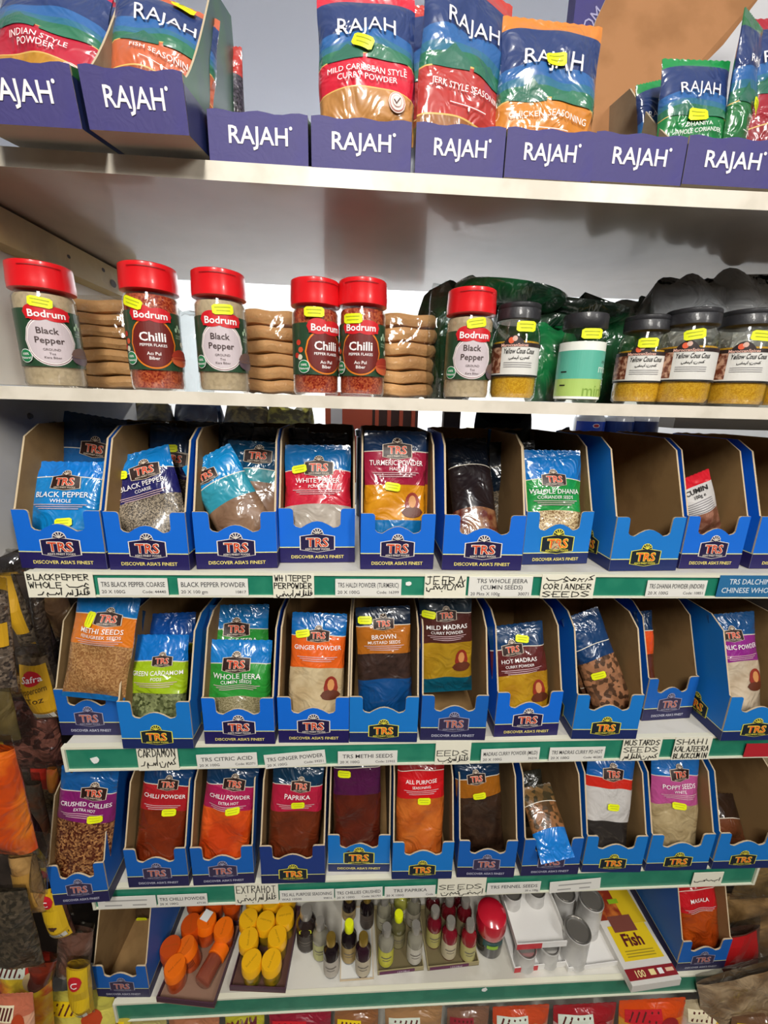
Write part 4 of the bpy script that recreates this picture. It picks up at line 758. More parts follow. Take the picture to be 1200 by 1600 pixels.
standup('green pouch half hidden behind the coriander pouch', (1022, 128), .09, (1026, 240), .09, .045, '148c44', '1c8040', film('1c7c40'), '', '', 70, ext=.015, check=False, T=.010, k=.85)
standup('green sided pouch turned edge on at the right', (1178, 30), .06, (1142, 245), .055, .05, '3c7c4c', '2c7440', powder('a88c74', '98806a', 90), 'DHANIYA', '', 71, [(.010, .085, -.2)], check=False, yaw=.5, k=1.3, T=.010)
standup('red pouch at the right picture edge', (1222, 30), .09, (1202, 245), .08, .09, 'a81c2c', '9c1828', film('8c1420'), '', '', 72, check=False, k=1.2, T=.012)
# small items up there
P = atY(350, 118, .12); t = thing('pepper_bag', 'small bag of dark peppercorns behind the fish seasoning pouch', 'bag', (P.x, .13, 1.584)); p = Pouch(.04, P.z-1.58+.03, .012, 5); p.build(t, [(.03, film('b8342c')), (.2, grain('1c1820', '4c4450', 240))])
P = atY(447, 170, .15); t, P = bag('bread_bag', 'low golden bread bag lying behind the empty purple tray', 447, 180, .15, .13, .045, M('c49858', .5, .6, .4, 30, 'a87c40', 12), 21, .08, z0=1.584)
t.location.z = 1.584
for ch in [c for c in bpy.data.objects if c.parent == t]: ch.scale.z = (atY(447, 172, .15).z-1.584)/.045
P = atY(918, 216, .09); t = thing('yellow_packet', 'yellow and navy packet between the chicken pouch and the cut flap', 'packet', (P.x, .09, 1.582)); p = Pouch(.045, P.z-1.582+.004, .01, 6); p.build(t, [(.014, M('e8e81c', .4, .3)), (.2, film('1c2448'))])
# slanted carton board upper right, carton behind
q = [atY(862, 250, .16), atY(932, 30, .20), atY(965, -40, .22), atY(1215, -40, .20), atY(1130, 70, .19), atY(1010, 190, .17), atY(960, 255, .16)]
t = thing('cardboard_flap', 'large slanted brown cardboard flap at the upper right', 'cardboard', q[0]); o = q[0]; nrm = V((0, .004, 0)); mb = MB(); n = len(q)
KF = M('a5744a', .85, 0, .06, 25, '96683f', 14); mb.add([p_-o for p_ in q]+[p_-o+nrm for p_ in q], [tuple(range(n))[::-1], tuple(range(n, 2*n))]+[(i, (i+1) % n, n+(i+1) % n, n+i) for i in range(n)], [KF, M('443c84', .5)]+[M('d8cbb4', .8)]*n).build('board', t, False)
P = atY(925, 28, .32); t = thing('carton', 'purple carton with pale lettering standing behind the flap at the top', 'box', (P.x+.01, .33, 1.584)); MB().box(-.035, .2, 0, .03, 0, .62, PU).build('body', t, False)
mb = MB()
for i, s in enumerate(('MOM', 'JAH', 'RA')): mb.text(s, -.01+.02*i, .36-.025*i, .02, lambda x, z, o: (x, -o, z), .0008, M('a8a4c8', .5), .05, 0, .9)
mb.build('lettering', t, False)
# white blanket-like carton at far upper right
P = atY(1110, 80, .30); t = thing('white_board', 'pale board leaning behind the cardboard flap at the upper right', 'board', (P.x, .30, 1.584)); MB().box(-.03, .3, 0, .008, 0, .5, M('c9c9cc', .6)).build('board', t, False)

# ================================================================ BACKGROUND SEEN THROUGH THE UNIT
t = thing('plastic_rack', 'terracotta red plastic rack with slots seen behind the top blue row', 'rack', (0, 0, 0)); RR = M('b0492c', .45, .2)
a = atY(508, 640, 1.0); b = atY(655, 640, 1.0); zb = atY(560, 700, 1.0).z; zt_ = a.z+.06; t.location = (a.x, 1.0, 0); Wd = b.x-a.x
mb = MB(); mb.box(0, Wd*.50, 0, .04, 0, zt_, RR).box(Wd*.50, Wd, .02, .04, 0, zt_, M('3c2018', .6)); mb.build('side', t, False)
for i in range(4): MB().box(Wd*(.53+.13*i), Wd*(.57+.13*i), 0, .03, 0, zt_, RR).build('bar', t, False)
MB().box(Wd*.06, Wd*.18, -.006, 0, zt_-.12, zt_-.03, M('c8c8cc', .3)).build('card_clip', t, False)
def bgbox(name, label, cat, x0, x1, yt, yb, Y, m, d=.03, part='body', z0=None):
    a = atY(x0, yt, Y); b = atY(x1, yb, Y); t = thing(name, label, cat, (a.x, Y, b.z if z0 is None else z0)); MB().box(0, b.x-a.x, 0, d, 0, a.z-t.location.z, m).build(part, t, False); return t
bgbox('wooden_post', 'dark brown post seen behind the nearly empty tray', 'post', 699, 716, 560, 705, .40, M('3a2a20', .6), .02, z0=0)
bgbox('worktop', 'grey counter seen through the gap at the right', 'counter', 1050, 1300, 696, 740, .8, M('8c8c88', .4), .4)
bgbox('grey_beam', 'grey underside beam at the right behind the top blue row', 'beam', 1056, 1330, 648, 676, .42, M('6c655a', .6), .05)
for i, px in enumerate((1078, 1096)):
    a = atY(px, 700, .9); t = thing('small_tin', ['small green tin on the far counter', 'small grey tin on the far counter'][i], 'tin', (a.x, .9, a.z), 'tins on the far counter'); MB().lathe([(.018, 0), (.018, .04), (.016, .042)], M(['2c6c50', '9a9c9c'][i], .4), 16).build('body', t)
for i, px in enumerate((914, 958, 996)):
    a = atY(px, 700, .55); t = thing('blue_bottle', ['white capped bottle with bright blue label, left of three behind the empty tray', 'white bottle with navy label, middle of three behind the empty tray', 'white bottle with navy label, right of three behind the empty tray'][i], 'bottle', (a.x, .55, ZT[1]), 'bottles behind the top blue row')
    h = atY(px, 650, .55).z-ZT[1]; r = .037
    MB().lathe([(r, 0), (r, h-.006), (r*.9, h+.002), (r*.6, h+.01)], M('c4c6c8', .3, .4), 24).build('body', t)
    mb = MB(); mb.cols(-r*1.3, r*1.3, h-.012, .03, cyl(r), .0005, M(['1c44b0', '16306c', '14285c'][i], .35, .3), 20, 1)
    if i == 0: mb.ell(0, h-.022, .009, .005, cyl(r), .001, PRINT, 8, 2).ell(0, h-.022, .007, .0035, cyl(r), .0015, M('c82c2c', .4), 8, 2)
    mb.build('label', t, False)
t = thing('utility_shelf', 'hidden support under the bottles and jars behind the blue trays', 'shelf', (.0, .38, ZT[1]-.02)); MB().box(XL, .95, .003, .25, 0, .018, DK).build('board', t, False)
tag(t, 'dark narrow shelf behind the top blue row carrying bottles', 'shelf')
CH = M('c0c4c8', .25, 0, 0, 1, None, 1, .9)
for i, (px, py) in enumerate(((583, 672), (637, 672))):
    a = atY(px, py, .27); t = thing('jar_lid', ['silver jar top behind the turmeric tray, left one', 'silver jar top behind the turmeric tray, right one'][i], 'jar', (a.x, .29, ZT[1]), 'silver topped jars behind the turmeric tray'); h = a.z-ZT[1]
    MB().lathe([(.03, 0), (.03, h-.014), (.027, h-.012)], M('2c2420', .3, .6), 24).build('body', t); MB().lathe([(.032, h-.012), (.033, h-.001), (.031, h), (.029, h-.002)], CH, 28).build('lid', t)
for i, px in enumerate((622, 745, 775)):
    a = atY(px+0, 668, .50); t = thing('glass_jar', ['glass jar with gold rim right of the red rack', 'stacked clear glass jar right of the brown post', 'clear glass jar beside the dark green bag'][i], 'jar', (a.x, .50, ZT[1]), 'glass jars behind the top blue row'); h = a.z-ZT[1]
    MB().lathe([(.028, 0), (.028, h-.02), (.022, h-.01)], clear('dfe4e0', .3), 20).build('body', t); MB().lathe([(.024, h-.012), (.025, h), (.022, h+.001)], M('c8b88c', .3, 0, 0, 1, None, 1, .7), 20).build('lid', t)
t, P = bag('dark_bag', 'dark teal bag poking up behind the nearly empty tray', 790, 700, .205, .10, .19, M('0e2e34', .4, .7, .4, 20, '0a2228', 10), 33, .05, z0=ZT[1]+.001)
t, P = bag('dark_bag', 'black bag ridge above the coriander tray', 862, 700, .205, .09, .165, M('181c20', .5, .4, .5, 24), 34, .05, z0=ZT[1]+.001)
for i, (px, c, d) in enumerate(((60, '2c2618', '6c6240'), (140, '4c4420', '8c7c3c'), (225, '26241c', '5c5430'), (300, '0c2444', '142c4c'), (380, '3a3420', '7c7040'), (450, '4a4620', 'a09a3c'))):
    a = atY(px, 690, .38); t, P = bag('stock_bag', ['murky olive stock bag behind the leftmost tray', 'yellowish stock bag behind the first two trays', 'dark stock bag behind the coarse pepper tray', 'navy stock bag behind the leaning teal packet', 'dark olive stock bag right of the navy one', 'yellow green stock bag left of the red rack'][i], px, 690, .385, .098, .195, M(c, .4, .6, .4, 20, d, 60), 40+i, .10, z0=ZT[1]+.001, group='stock bags behind the top blue row')

# ================================================================ LOWEST SHELF SMALL GOODS
z4 = ZT[4]+.0012
WT = M('e8e6e2', .5, .1); 
def open_tray(name, label, fl, fr, bl, h, m_in, m_out, floor_m=None, back=True, group='open trays on the lowest shelf', zz=None):
    zz = z4 if zz is None else zz
    A = atZ(*fl, zz); B = atZ(*fr, zz); C_ = atZ(*bl, zz); ang = math.atan2(B.y-A.y, B.x-A.x); wd = (B-A).length; dp = min(.26, (C_-A).length)
    dp = min(dp, .27); t = thing(name, label, 'tray', (A.x, A.y, zz), group, ang); th = .0015
    MB().box(0, wd, 0, dp, 0, th, floor_m or m_in).build('floor_panel', t, False)
    MB().box(0, wd, 0, th, th, h, m_out).build('front_panel', t, False)
    if back: MB().box(0, wd, dp-th, dp, th, h, m_out).build('back_panel', t, False)
    for x in (0, wd-th): MB().box(x, x+th, th, dp-th, th, h, m_out).build('side_panel', t, False)
    return t, wd, dp
BRN = M('8c6c58', .8, 0, .05, 30, '7c5c48', 10); PBR = M('4a2c3c', .6)
open_tray('cardboard_tray', 'purple brown cardboard tray holding orange lidded pots', (245, 1566), (335, 1576), (275, 1440), .012, BRN, PBR)
open_tray('cardboard_tray', 'purple brown cardboard tray holding yellow lidded pots', (359, 1548), (446, 1552), (378, 1420), .012, M('5c3c30', .8), PBR)
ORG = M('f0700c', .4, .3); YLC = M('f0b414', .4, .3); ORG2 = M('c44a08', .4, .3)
def pot(label, px, py, cap, body, h=.044, r=.0175, rz=0, g='', lean=(0, 0)):
    P = atZ(px, py, z4+h+.0015); t = thing('colour_pot', label, 'pot', (P.x-lean[0]*h, P.y-lean[1]*h, z4+.0015), g, rz); t.rotation_euler = (-lean[1], lean[0], rz)
    MB().lathe([(r*.86, 0), (r*.9, .002), (r*.9, h*.58), (r*.8, h*.62)], body, 24).build('body', t)
    MB().lathe([(r*.96, h*.60), (r, h*.61), (r*.98, h-.002), (r*.93, h)], cap, 28).build('lid', t)
    mb = MB(); mb.text('food colour', 0, 0, .0035, lambda x, y, o: (x, y, h+o), .0003, M('a8500c' if cap is not YLC else '9c7410', .5), r*1.4, .0, .9); mb.build('lid_writing', t, False)
    return t
OB = M('c4501c', .35, .6, 0, 1, 'a83c10', 60); YB = M('a88418', .35, .6, 0, 1, '6c6414', 60)
for i, (x, y, l, ln) in enumerate(((273, 1508, 'orange lidded pot standing at the tray front', (0, 0)), (290, 1473, 'orange lidded pot tipped onto the front one, barcode on its side', (-.25, .1)), (349, 1448, 'orange lidded pot standing apart at the right of its tray', (0, 0)),
    (298, 1442, 'orange pot behind the tipped one', (0, 0)), (324, 1440, 'orange pot with a white sticker, middle of its tray', (.1, 0)), (306, 1403, 'orange pot in the back row, left', (0, 0)), (335, 1402, 'orange pot in the back row, middle', (0, 0)), (362, 1404, 'orange pot in the back row, right', (0, 0)), (266, 1478, 'dark orange pot against the left side of its tray', (0, 0)))):
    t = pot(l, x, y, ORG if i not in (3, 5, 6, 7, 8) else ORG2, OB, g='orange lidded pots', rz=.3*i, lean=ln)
    if i == 4: MB().box(-.009, .009, -.008, .008, .052, .0524, WHITE).build('white_sticker', t, False)
    if i == 1:
        mb = MB(); mb.cols(-.008, .010, .026, .008, cyl(.0152), .0004, WHITE, 8, 2)
        for k in range(9): mb.cols(-.0065+k*.0018, -.0058+k*.0018, .024, .012, cyl(.0152), .0008, BLACK, 1, 1)
        mb.build('barcode_label', t, False)
P = atZ(315, 1540, z4+.012); t = thing('colour_pot', 'clear orange pot lying down with a barcode, orange tray', 'pot', (P.x, P.y, z4+.0165), 'orange lidded pots', 0); t.rotation_euler = (-pi/2, 0, -.35)
MB().lathe([(.012, 0), (.0145, .002), (.0145, .034), (.012, .037)], M('8c4a38', .25, .8), 24).build('body', t); MB().lathe([(.015, .037), (.016, .038), (.0155, .054), (.014, .055)], ORG, 24).build('lid', t)
mb = MB(); cm = lambda x, z, o: ((.0145+o)*sin(x/.0145), (.0145+o)*cos(x/.0145), z); mb.cols(-.004, .014, .032, .006, cm, .0004, WHITE, 8, 1)
for k in range(8): mb.cols(-.002+k*.0018, -.0012+k*.0018, .028, .010, cm, .0008, BLACK, 1, 1)
mb.build('barcode_label', t, False)
for i, (x, y, l) in enumerate(((393, 1500, 'yellow lidded pot at the front left of its tray'), (424, 1499, 'yellow lidded pot at the front right of its tray'), (388, 1465, 'yellow lidded pot, left of the second pair'), (433, 1462, 'yellow lidded pot, right of the second pair'),
    (388, 1434, 'yellow lidded pot, left of the third row'), (415, 1438, 'yellow lidded pot, middle of the third row'), (445, 1430, 'yellow lidded pot, right of the third row'), (398, 1402, 'yellow lidded pot, left of the back row'), (424, 1404, 'yellow lidded pot, middle of the back row'), (449, 1399, 'yellow lidded pot, right of the back row'))):
    pot(l, x, y, YLC, YB, g='yellow lidded pots', rz=.4*i)

def essence(label, bx, by, ty, liquid, cap, lab_c, r=.0125, st=None, g='small essence bottles'):
    P = atZ(bx, by, z4+.0015); P.y += r*.8; a = (CAM-V((P.x, P.y, z4))).to_2d()
    Tp = atY(bx, ty, P.y); h = max(.05, min(.085, Tp.z-z4)); t = thing('essence_bottle', label, 'bottle', (P.x, P.y, z4+.0015), g, 0)
    hb = h*.64
    MB().lathe([(r*.9, 0), (r, .002), (r, hb), (r*.85, hb+.005), (r*.46, h*.78), (r*.44, h*.84)], M(liquid, .12, 1.0, .02, 40), 24).build('glass', t)
    MB().lathe([(r*.58, h*.81), (r*.60, h*.82), (r*.60, h*.975), (r*.54, h)], cap, 20).build('cap', t)
    mb = MB(); mb.cols(-r*2.2, r*2.2, hb*.78, hb*.10, cyl(r), .0003, M(lab_c, .5, 0, 0, 1, None), 20, 1).cols(-r*.7, r*.7, hb*.55, hb*.50, cyl(r), .0006, M('6c645c', .6), 8, 1).cols(-r*.5, r*.5, hb*.42, hb*.39, cyl(r), .0006, M('6c645c', .6), 8, 1); mb.build('label', t, False)
    if st: sticker(t, 0, -(h*.98 if st == 1 else hb*.95), lambda x, z, o: (x, -r*.6-o-.002, z), .05, .022, .010)
    return t
GC = M('c4a44c', .3, 0, 0, 1, None, 1, .8); WC = M('b4b0a8', .3, 0, 0, 1, None, 1, .6); DKC = M('6c6428', .35, .3); DRK = '1a1216'; CLR = '8c8878'
ES = [(478, 1487, 1400, '2a201e', WC, '3a322c', .0165, 2, 'tall dark bottle with a yellow sticker, left of the essence bottles'), (500, 1502, 1436, CLR, WC, 'b4b478', .0125, 0, 'clear essence bottle left of the front gold capped one'), (517, 1528, 1458, DRK, GC, 'b8b0a4', .0125, 0, 'dark essence bottle with gold cap, front left of the white tray'),
 (545, 1506, 1436, DRK, YEL, 'a8905c', .0125, 0, 'dark essence bottle with a yellow sticker over its cap'), (567, 1527, 1460, '2c1420', GC, 'c0b49c', .0125, 0, 'dark essence bottle with gold cap, front right of the white tray'), (545, 1440, 1400, DRK, GC, 'a8905c', .012, 0, 'dark bottle at the back with olive gold cap, left of two'), (573, 1452, 1398, DRK, GC, '5c5048', .012, 0, 'dark bottle at the back with olive gold cap, right of two'),
 (603, 1512, 1446, CLR, WC, 'c8c448', .0125, 0, 'clear essence bottle, front left of the middle tray'), (648, 1508, 1440, CLR, WC, 'c4beb0', .0125, 0, 'clear essence bottle, front right of the middle tray'), (622, 1482, 1428, '5c5838', YEL, '8c8460', .0125, 0, 'olive essence bottle with yellow stickered cap'), (600, 1455, 1402, '7c7866', WC, 'a8a48c', .0125, 0, 'clear essence bottle at the back left of the middle tray'), (626, 1440, 1392, '8c8a3c', YEL, 'a8a48c', .0125, 0, 'back bottle with tall yellow sticker in the middle tray'), (646, 1450, 1396, '6c6858', WC, 'a8a08c', .0125, 0, 'back right clear bottle in the middle tray'),
 (702, 1500, 1430, '7c1424', WC, 'c8bc9c', .0125, 0, 'red essence bottle, front left of the right tray'), (732, 1504, 1433, '8c1c24', WC, 'b8b070', .0125, 0, 'red essence bottle, front right of the right tray'), (678, 1482, 1412, '6c1020', WC, 'b8b068', .0125, 0, 'red essence bottle at the left edge of the right tray'), (700, 1462, 1402, '5c1018', WC, '8c8060', .0125, 0, 'red essence bottle in the second row, left'), (725, 1464, 1405, '5c1018', WC, '8c8060', .0125, 0, 'red essence bottle in the second row, right'), (676, 1442, 1393, '4c0c14', WC, '8c8060', .0125, 0, 'red essence bottle at the back left of the right tray'), (720, 1440, 1390, '4c0c14', WC, '8c8060', .0125, 0, 'red essence bottle at the back right of the right tray')]
for bx, by, ty, lq, cp, lc, r, st, lb in ES: essence(lb, bx, by, ty, lq, cp, lc, r*1.1, st)
open_tray('cardboard_tray', 'white flat tray under the dark essence bottles', (531, 1535), (584, 1531), (530, 1420), .004, M('dcdcd6', .6), M('c8b494', .7))
OL = M('6c6040', .7); PB2 = M('5c1c48', .6)
for fl, fr, bl, lb in (((590, 1524), (662, 1516), (588, 1420), 'olive tray with purple front under the clear essence bottles'), ((668, 1517), (748, 1508), (664, 1420), 'olive tray with purple front under the red essence bottles')):
    t, wd, dp = open_tray('cardboard_tray', lb, fl, fr, bl, .009, OL, M('9c9068', .7)); mb = MB(); mb.cols(wd*.04, wd*.80, .0085, .001, front, .0004, PB2, 1, 1).text('12X28ml', wd*.55, .0045, .0045, front, .0008, M('d8c8d8', .5), .03); mb.build('front_print', t, False)
# red lidded jar
P = atZ(768, 1497, z4); P.y += .022; h = .085; t = thing('red_lid_jar', 'dark jar with a big glossy red lid right of the red bottles', 'jar', (P.x, P.y, z4))
MB().lathe([(.022, 0), (.025, .003), (.025, .04), (.022, .048)], M('2a2826', .15, 1), 28).build('body', t); MB().lathe([(.026, .046), (.0275, .05), (.028, .066), (.026, .080), (.018, .087), (.006, .089)], M('c0142c', .22, 1), 32).build('lid', t)
mb = MB(); mb.cols(-.02, .02, .044, .03, cyl(.025), .0005, M('1c4c4c', .4), 10, 1).cols(-.012, .008, .036, .028, cyl(.025), .001, M('8cb820', .4), 8, 1); mb.build('label', t, False)
# white trays with tins
TIN = M('c0beba', .25, 0, 0, 1, None, 1, .85); TINB = M('d0ceca', .35, .3, .02, 20, 'b8b6b2', 30)
def tin(label, px, py, h, r=.021, z=None, top=True):
    z = z4+.0016 if z is None else z; P = atZ(px, py, z+h); t = thing('tin', label, 'tin', (P.x, P.y, z), 'silver tins on the lowest shelf')
    MB().lathe([(r, 0), (r*1.03, .001), (r*.99, .003), (r*.99, h-.003), (r*1.03, h-.0015), (r*1.0, h)], TINB, 28, 0, 0, 1, 1, 0, False).build('wall', t)
    MB().lathe([(.0, h-.003), (r*.80, h-.003), (r*.84, h-.0005), (r*.88, h-.003), (r*.93, h+.0004), (r*.99, h+.0004)][::-1], TIN, 28, 0, 0, 1, 1, 0, False).build('lid', t); return t
t, wd, dp = open_tray('paper_tray', 'lower white paper tray with red corners carrying small tins', (803, 1520), (884, 1510), (795, 1430), .012, WT, WT)
mb = MB(); mb.cols(0, wd*.45, .012, .0, front, .0004, M('c8343c', .5), 1, 1); mb.build('red_corner', t, False)
for i, (x, y) in enumerate(((822, 1478), (858, 1473), (820, 1442), (856, 1438))): tin(['small cup-like tin under the white tray, front left', 'small cup-like tin under the white tray, front right', 'small tin under the white tray, back left', 'small tin under the white tray, back right'][i], x, y, .039, .0185)
zz = z4+.0425
t, wd, dp = open_tray('paper_tray', 'upper white paper tray with a red corner resting on small tins', (807, 1484), (890, 1478), (788, 1392), .013, WT, WT, zz=zz)
mb = MB(); mb.cols(0, wd*.47, .013, .0, front, .0004, M('c8343c', .5), 1, 1); mb.build('red_corner', t, False)
tin('small tin at the back of the upper white tray, left', 801, 1392, .03, .017, zz+.0016); tin('small tin at the back of the upper white tray, right', 838, 1388, .03, .017, zz+.0016)
open_tray('paper_tray', 'white paper tray right of the small tins holding silver tins', (887, 1519), (966, 1508), (880, 1400), .010, WT, WT)
tin('tall silver tin standing at the front of its white tray', 903, 1452, .070, .0225); tin('silver tin behind and right of the front one', 924, 1404, .078, .022); tin('silver tin at the back left of its white tray', 882, 1392, .068, .020)
# fish seasoning carton lying on the shelf
A = atZ(986, 1550, z4+.002); B = atZ(1066, 1545, z4+.002); ang = math.atan2(B.y-A.y, B.x-A.x); wd = (B-A).length
t = thing('seasoning_box', 'white and yellow fish seasoning carton lying with its end over the shelf edge', 'box', (A.x, A.y, z4+.0005), None, ang+.06); L = .185; hh = .016
MB().box(0, wd, 0, L, 0, hh, M('dcd8d0', .45, .3)).build('carton', t, False)
tpf = lambda x, y, o: (x, y, hh+o); mb = MB()
mb.cols(0, wd, .022, .006, tpf, .0004, M('8c1c24', .5), 1, 1).cols(wd*.1, wd*.93, .085, .032, tpf, .0004, M('e8c81c', .45, .3), 1, 1).cols(wd*.02, wd*.98, L-.01, .095, tpf, .0004, M('8c2c14', .5, .3, 0, 1, 'c8702c', 40), 1, 1)
mb.cols(wd*.55, wd*.98, L-.01, .085, tpf, .0007, M('d8b81c', .45, .3), 1, 1).cols(wd*.2, wd*.7, .100, .074, tpf, .0009, M('7c4438', .5), 1, 1).cols(wd*.4, wd*.62, .128, .120, tpf, .0011, M('8cb820', .4), 1, 1)
mb.text('Fish', wd*.48, .062, .019, tpf, .0012, M('5c1420', .5), wd*.7, .03).text('100', wd*.26, .014, .010, tpf, .0009, M('f0dc9c', .5), wd*.3, .016).cols(wd*.46, wd*.58, .018, .010, tpf, .0009, M('f0dc9c', .5), 1, 1).cols(wd*.64, wd*.74, .018, .010, tpf, .0009, PRINT, 1, 1).cols(wd*.8, wd*.96, .017, .012, tpf, .0009, M('e8c0a0', .5), 1, 1)
for i in range(3): mb.cols(wd*.2, wd*.8, .046-i*.004, .0445-i*.004, tpf, .0008, M('a08c20', .6), 1, 1)
mb.build('top_print', t, False)

# ================================================================ HANGING BAGS LEFT, RIGHT AND LOWER SHELF PACKS
def hang(label, tl, br, Y, cont, seed, labelm=None, lab=(.2, .8, .3, .7), rot=0, head=.12, T=.014, text=None, name='hanging_bag', cat='bag', g='hanging bags left of the shelves', lean=0, oval=None, hk=True):
    a = atY(tl[0], tl[1], Y); b = atY(br[0], br[1], Y); wd = abs(b.x-a.x); hh = abs(a.z-b.z)
    t = thing(name, label, cat, ((a.x+b.x)/2, Y, b.z), g); t.rotation_euler = (lean, rot, 0)
    p = Pouch(wd, hh, T, seed, .002, .005); p.build(t, [(hh*head, clear('ecebe8', .25, .35, 28)), (hh*.94, cont), (hh, clear('ecebe8', .25, .35, 28))], nx=14)
    if labelm:
        x0, x1, d0, d1 = lab; mb = MB(); mb.cols(-wd/2+wd*x0, -wd/2+wd*x1, -hh*d0, -hh*d1, p.mf, .0012, labelm, 8, 5)
        if oval: mb.ell(-wd/2+wd*(x0+x1)/2, -hh*d0-hh*(d1-d0)*.2, wd*(x1-x0)*.33, hh*(d1-d0)*.12, p.mf, .0018, M('c4202c', .4), 10, 3)
        if text:
            for i, s in enumerate(text): mb.text(s, -wd/2+wd*(x0+x1)/2, -hh*d0-hh*(d1-d0)*(.21+.17*i), hh*(d1-d0)*.10, p.mf, .0022, PRINT if i == 0 and oval else M('4c3410', .5), wd*(x1-x0)*.8, .01)
            mb.cols(-wd/2+wd*(x0+.08), -wd/2+wd*(x1-.08), -hh*(d1-.16*(d1-d0)), -hh*(d1-.05*(d1-d0)), p.mf, .0018, M('d8d4c8', .5), 6, 1)
            for k in range(9): mb.cols(-wd/2+wd*(x0+.12+.05*k*(x1-x0)*1.5), -wd/2+wd*(x0+.12+.05*k*(x1-x0)*1.5+.02), -hh*(d1-.15*(d1-d0)), -hh*(d1-.06*(d1-d0)), p.mf, .0022, BLACK, 1, 1)
        mb.build('paper_label', t, False)
    if False:
        mb = MB(); n = 8
        mb.box(-.0012, .0012, -.002, .10, hh-.006, hh-.0036, TIN); mb.build('hook', t, False)
    return t
PC = grain('2c2420', '7c6c5c', 170, .2, .8, .5); PC2 = grain('3a322a', '6c5e4c', 150, .2, .8, .5); YLB = M('c8981c', .45, .3); CLB = M('8c8880', .2, 1, .9, 40, '6c6862', 20)
hang('crumpled empty clear bag at the top of the left rack', (-30, 858), (45, 900), .03, clear('ececec', .3, .4, 30), 81, T=.02)
hang('bag of dark peppercorns with yellow labels at the left picture edge', (-60, 900), (28, 1080), -.03, PC, 82, YLB, (.3, .98, .35, .55), .1)
hang('bag of dark peppercorns with a long yellow label, second from the left edge', (5, 880), (62, 1010), .06, PC2, 83, YLB, (.35, .95, .1, .8), -.12, head=.08)
hang('bag of dark cloves beside the top green shelf end', (45, 925), (88, 1045), .09, grain('3a2e26', '5c4e40', 160, .3, .8, .5), 84, head=.05)
hang('yellow labelled bag of peppercorns with a red oval and barcode', (30, 1010), (100, 1122), .04, grain('4c3c2c', '6c5a44', 150), 85, YLB, (.12, .98, .2, .98), -.06, head=.12, oval=True, text=['Safra', 'Peppercorn', 'Toz'])
hang('dark plum coloured bag of dried flowers', (-10, 1085), (105, 1200), .07, grain('3c2420', '7a4c40', 60, .3, .8, .7), 86, head=.06, T=.018)
hang('olive brown bag at the left edge above the orange bag', (-50, 1060), (35, 1160), .02, M('4c4228', .4, .8, .5, 24, '6c5c34', 14), 87)
hang('large glossy orange bag of dried fruit at the left edge', (-50, 1150), (62, 1335), -.05, M('c04410', .28, 1, .6, 26, 'e88420', 12), 88, None, head=.1, T=.02)
hang('dark bag with a narrow yellow and red label beside the orange bag', (38, 1205), (82, 1345), .03, M('4c2c28', .35, .9, .5, 26), 89, M('d8b420', .4, .3), (.35, .9, .2, .95), -.2, oval=True)
hang('small orange and yellow packet poking out below the second green shelf', (72, 1195), (97, 1240), .05, M('c87828', .4, .8, .4, 30, 'c8402c', 40), 90, hk=False)
hang('bag of tan nuts with a worn label', (10, 1322), (78, 1425), .0, M('9c7440', .4, .8, .5, 30, 'b08850', 30), 91, M('b0843c', .5, .2), (.15, .85, .3, .8), 0)
hang('clear wrinkled bag corner in front of the nut bag', (24, 1300), (74, 1395), -.03, clear('ececea', .3, .5, 26), 92, rot=.2, T=.01, head=.2, hk=False)
hang('large bag of dark peppercorns low on the left', (-40, 1385), (72, 1510), -.02, grain('2c2820', '54493a', 110, .3, .8, .5), 93, head=.05)
hang('yellow labelled bag beneath the jutting crushed chilli tray', (62, 1372), (120, 1462), .01, M('4c2c20', .4, .8, .4), 94, M('d8b020', .4, .3), (.05, .98, .1, .9), -.08, oval=True, text=['C', '', ''])
hang('clear bag of brown powder below the yellow labelled one', (65, 1440), (140, 1528), .02, M('6c4c40', .3, .9, .6, 30, '8c7468', 14), 95, rot=.2)
hang('yellow packet with a red oval beside the old empty tray', (93, 1495), (148, 1580), -.01, M('b89428', .4, .8, .4), 96, M('dcb81c', .4, .3), (.05, .95, .12, .95), .08, oval=True, text=['C', '', ''])
hang('dark red bag at the lower left behind the snack packs', (10, 1485), (75, 1565), .0, M('5c1c14', .3, .9, .5, 26, '8c3420', 20), 97, rot=.3)
GR_ = 'hanging bags right of the shelves'
hang('pale brown bag at the right of the second green edge', (1168, 1165), (1230, 1260), .10, M('8c7a5c', .3, .9, .6, 30, 'b0a084', 14), 101, g=GR_)
hang('large bag of brown dried roots at the right edge', (1140, 1365), (1260, 1510), .06, M('5c4426', .35, .8, .6, 22, '94744a', 16), 102, g=GR_, rot=-.1)
hang('red labelled bag at the right end of the lowest green edge', (1130, 1440), (1185, 1545), .03, M('5c3c30', .35, .8, .6, 30), 103, M('b81c20', .4, .4), (.1, .9, .12, .6), -.25, g=GR_)
hang('clear bag of tan seeds at the lower right', (1140, 1500), (1230, 1610), -.01, M('7c6040', .3, .9, .6, 28, 'a89070', 20), 104, g=GR_, rot=-.3)
hang('tall brown bag at the right picture edge', (1185, 1260), (1270, 1400), .04, M('54401f', .35, .8, .6, 24, '80663c', 18), 105, g=GR_)
rb = random.Random(77); cols_ = ['5c4430', '3c342c', '6c3c24', '7c6440', '4c3a38', '8c7450', '54301c', '6c5c48']
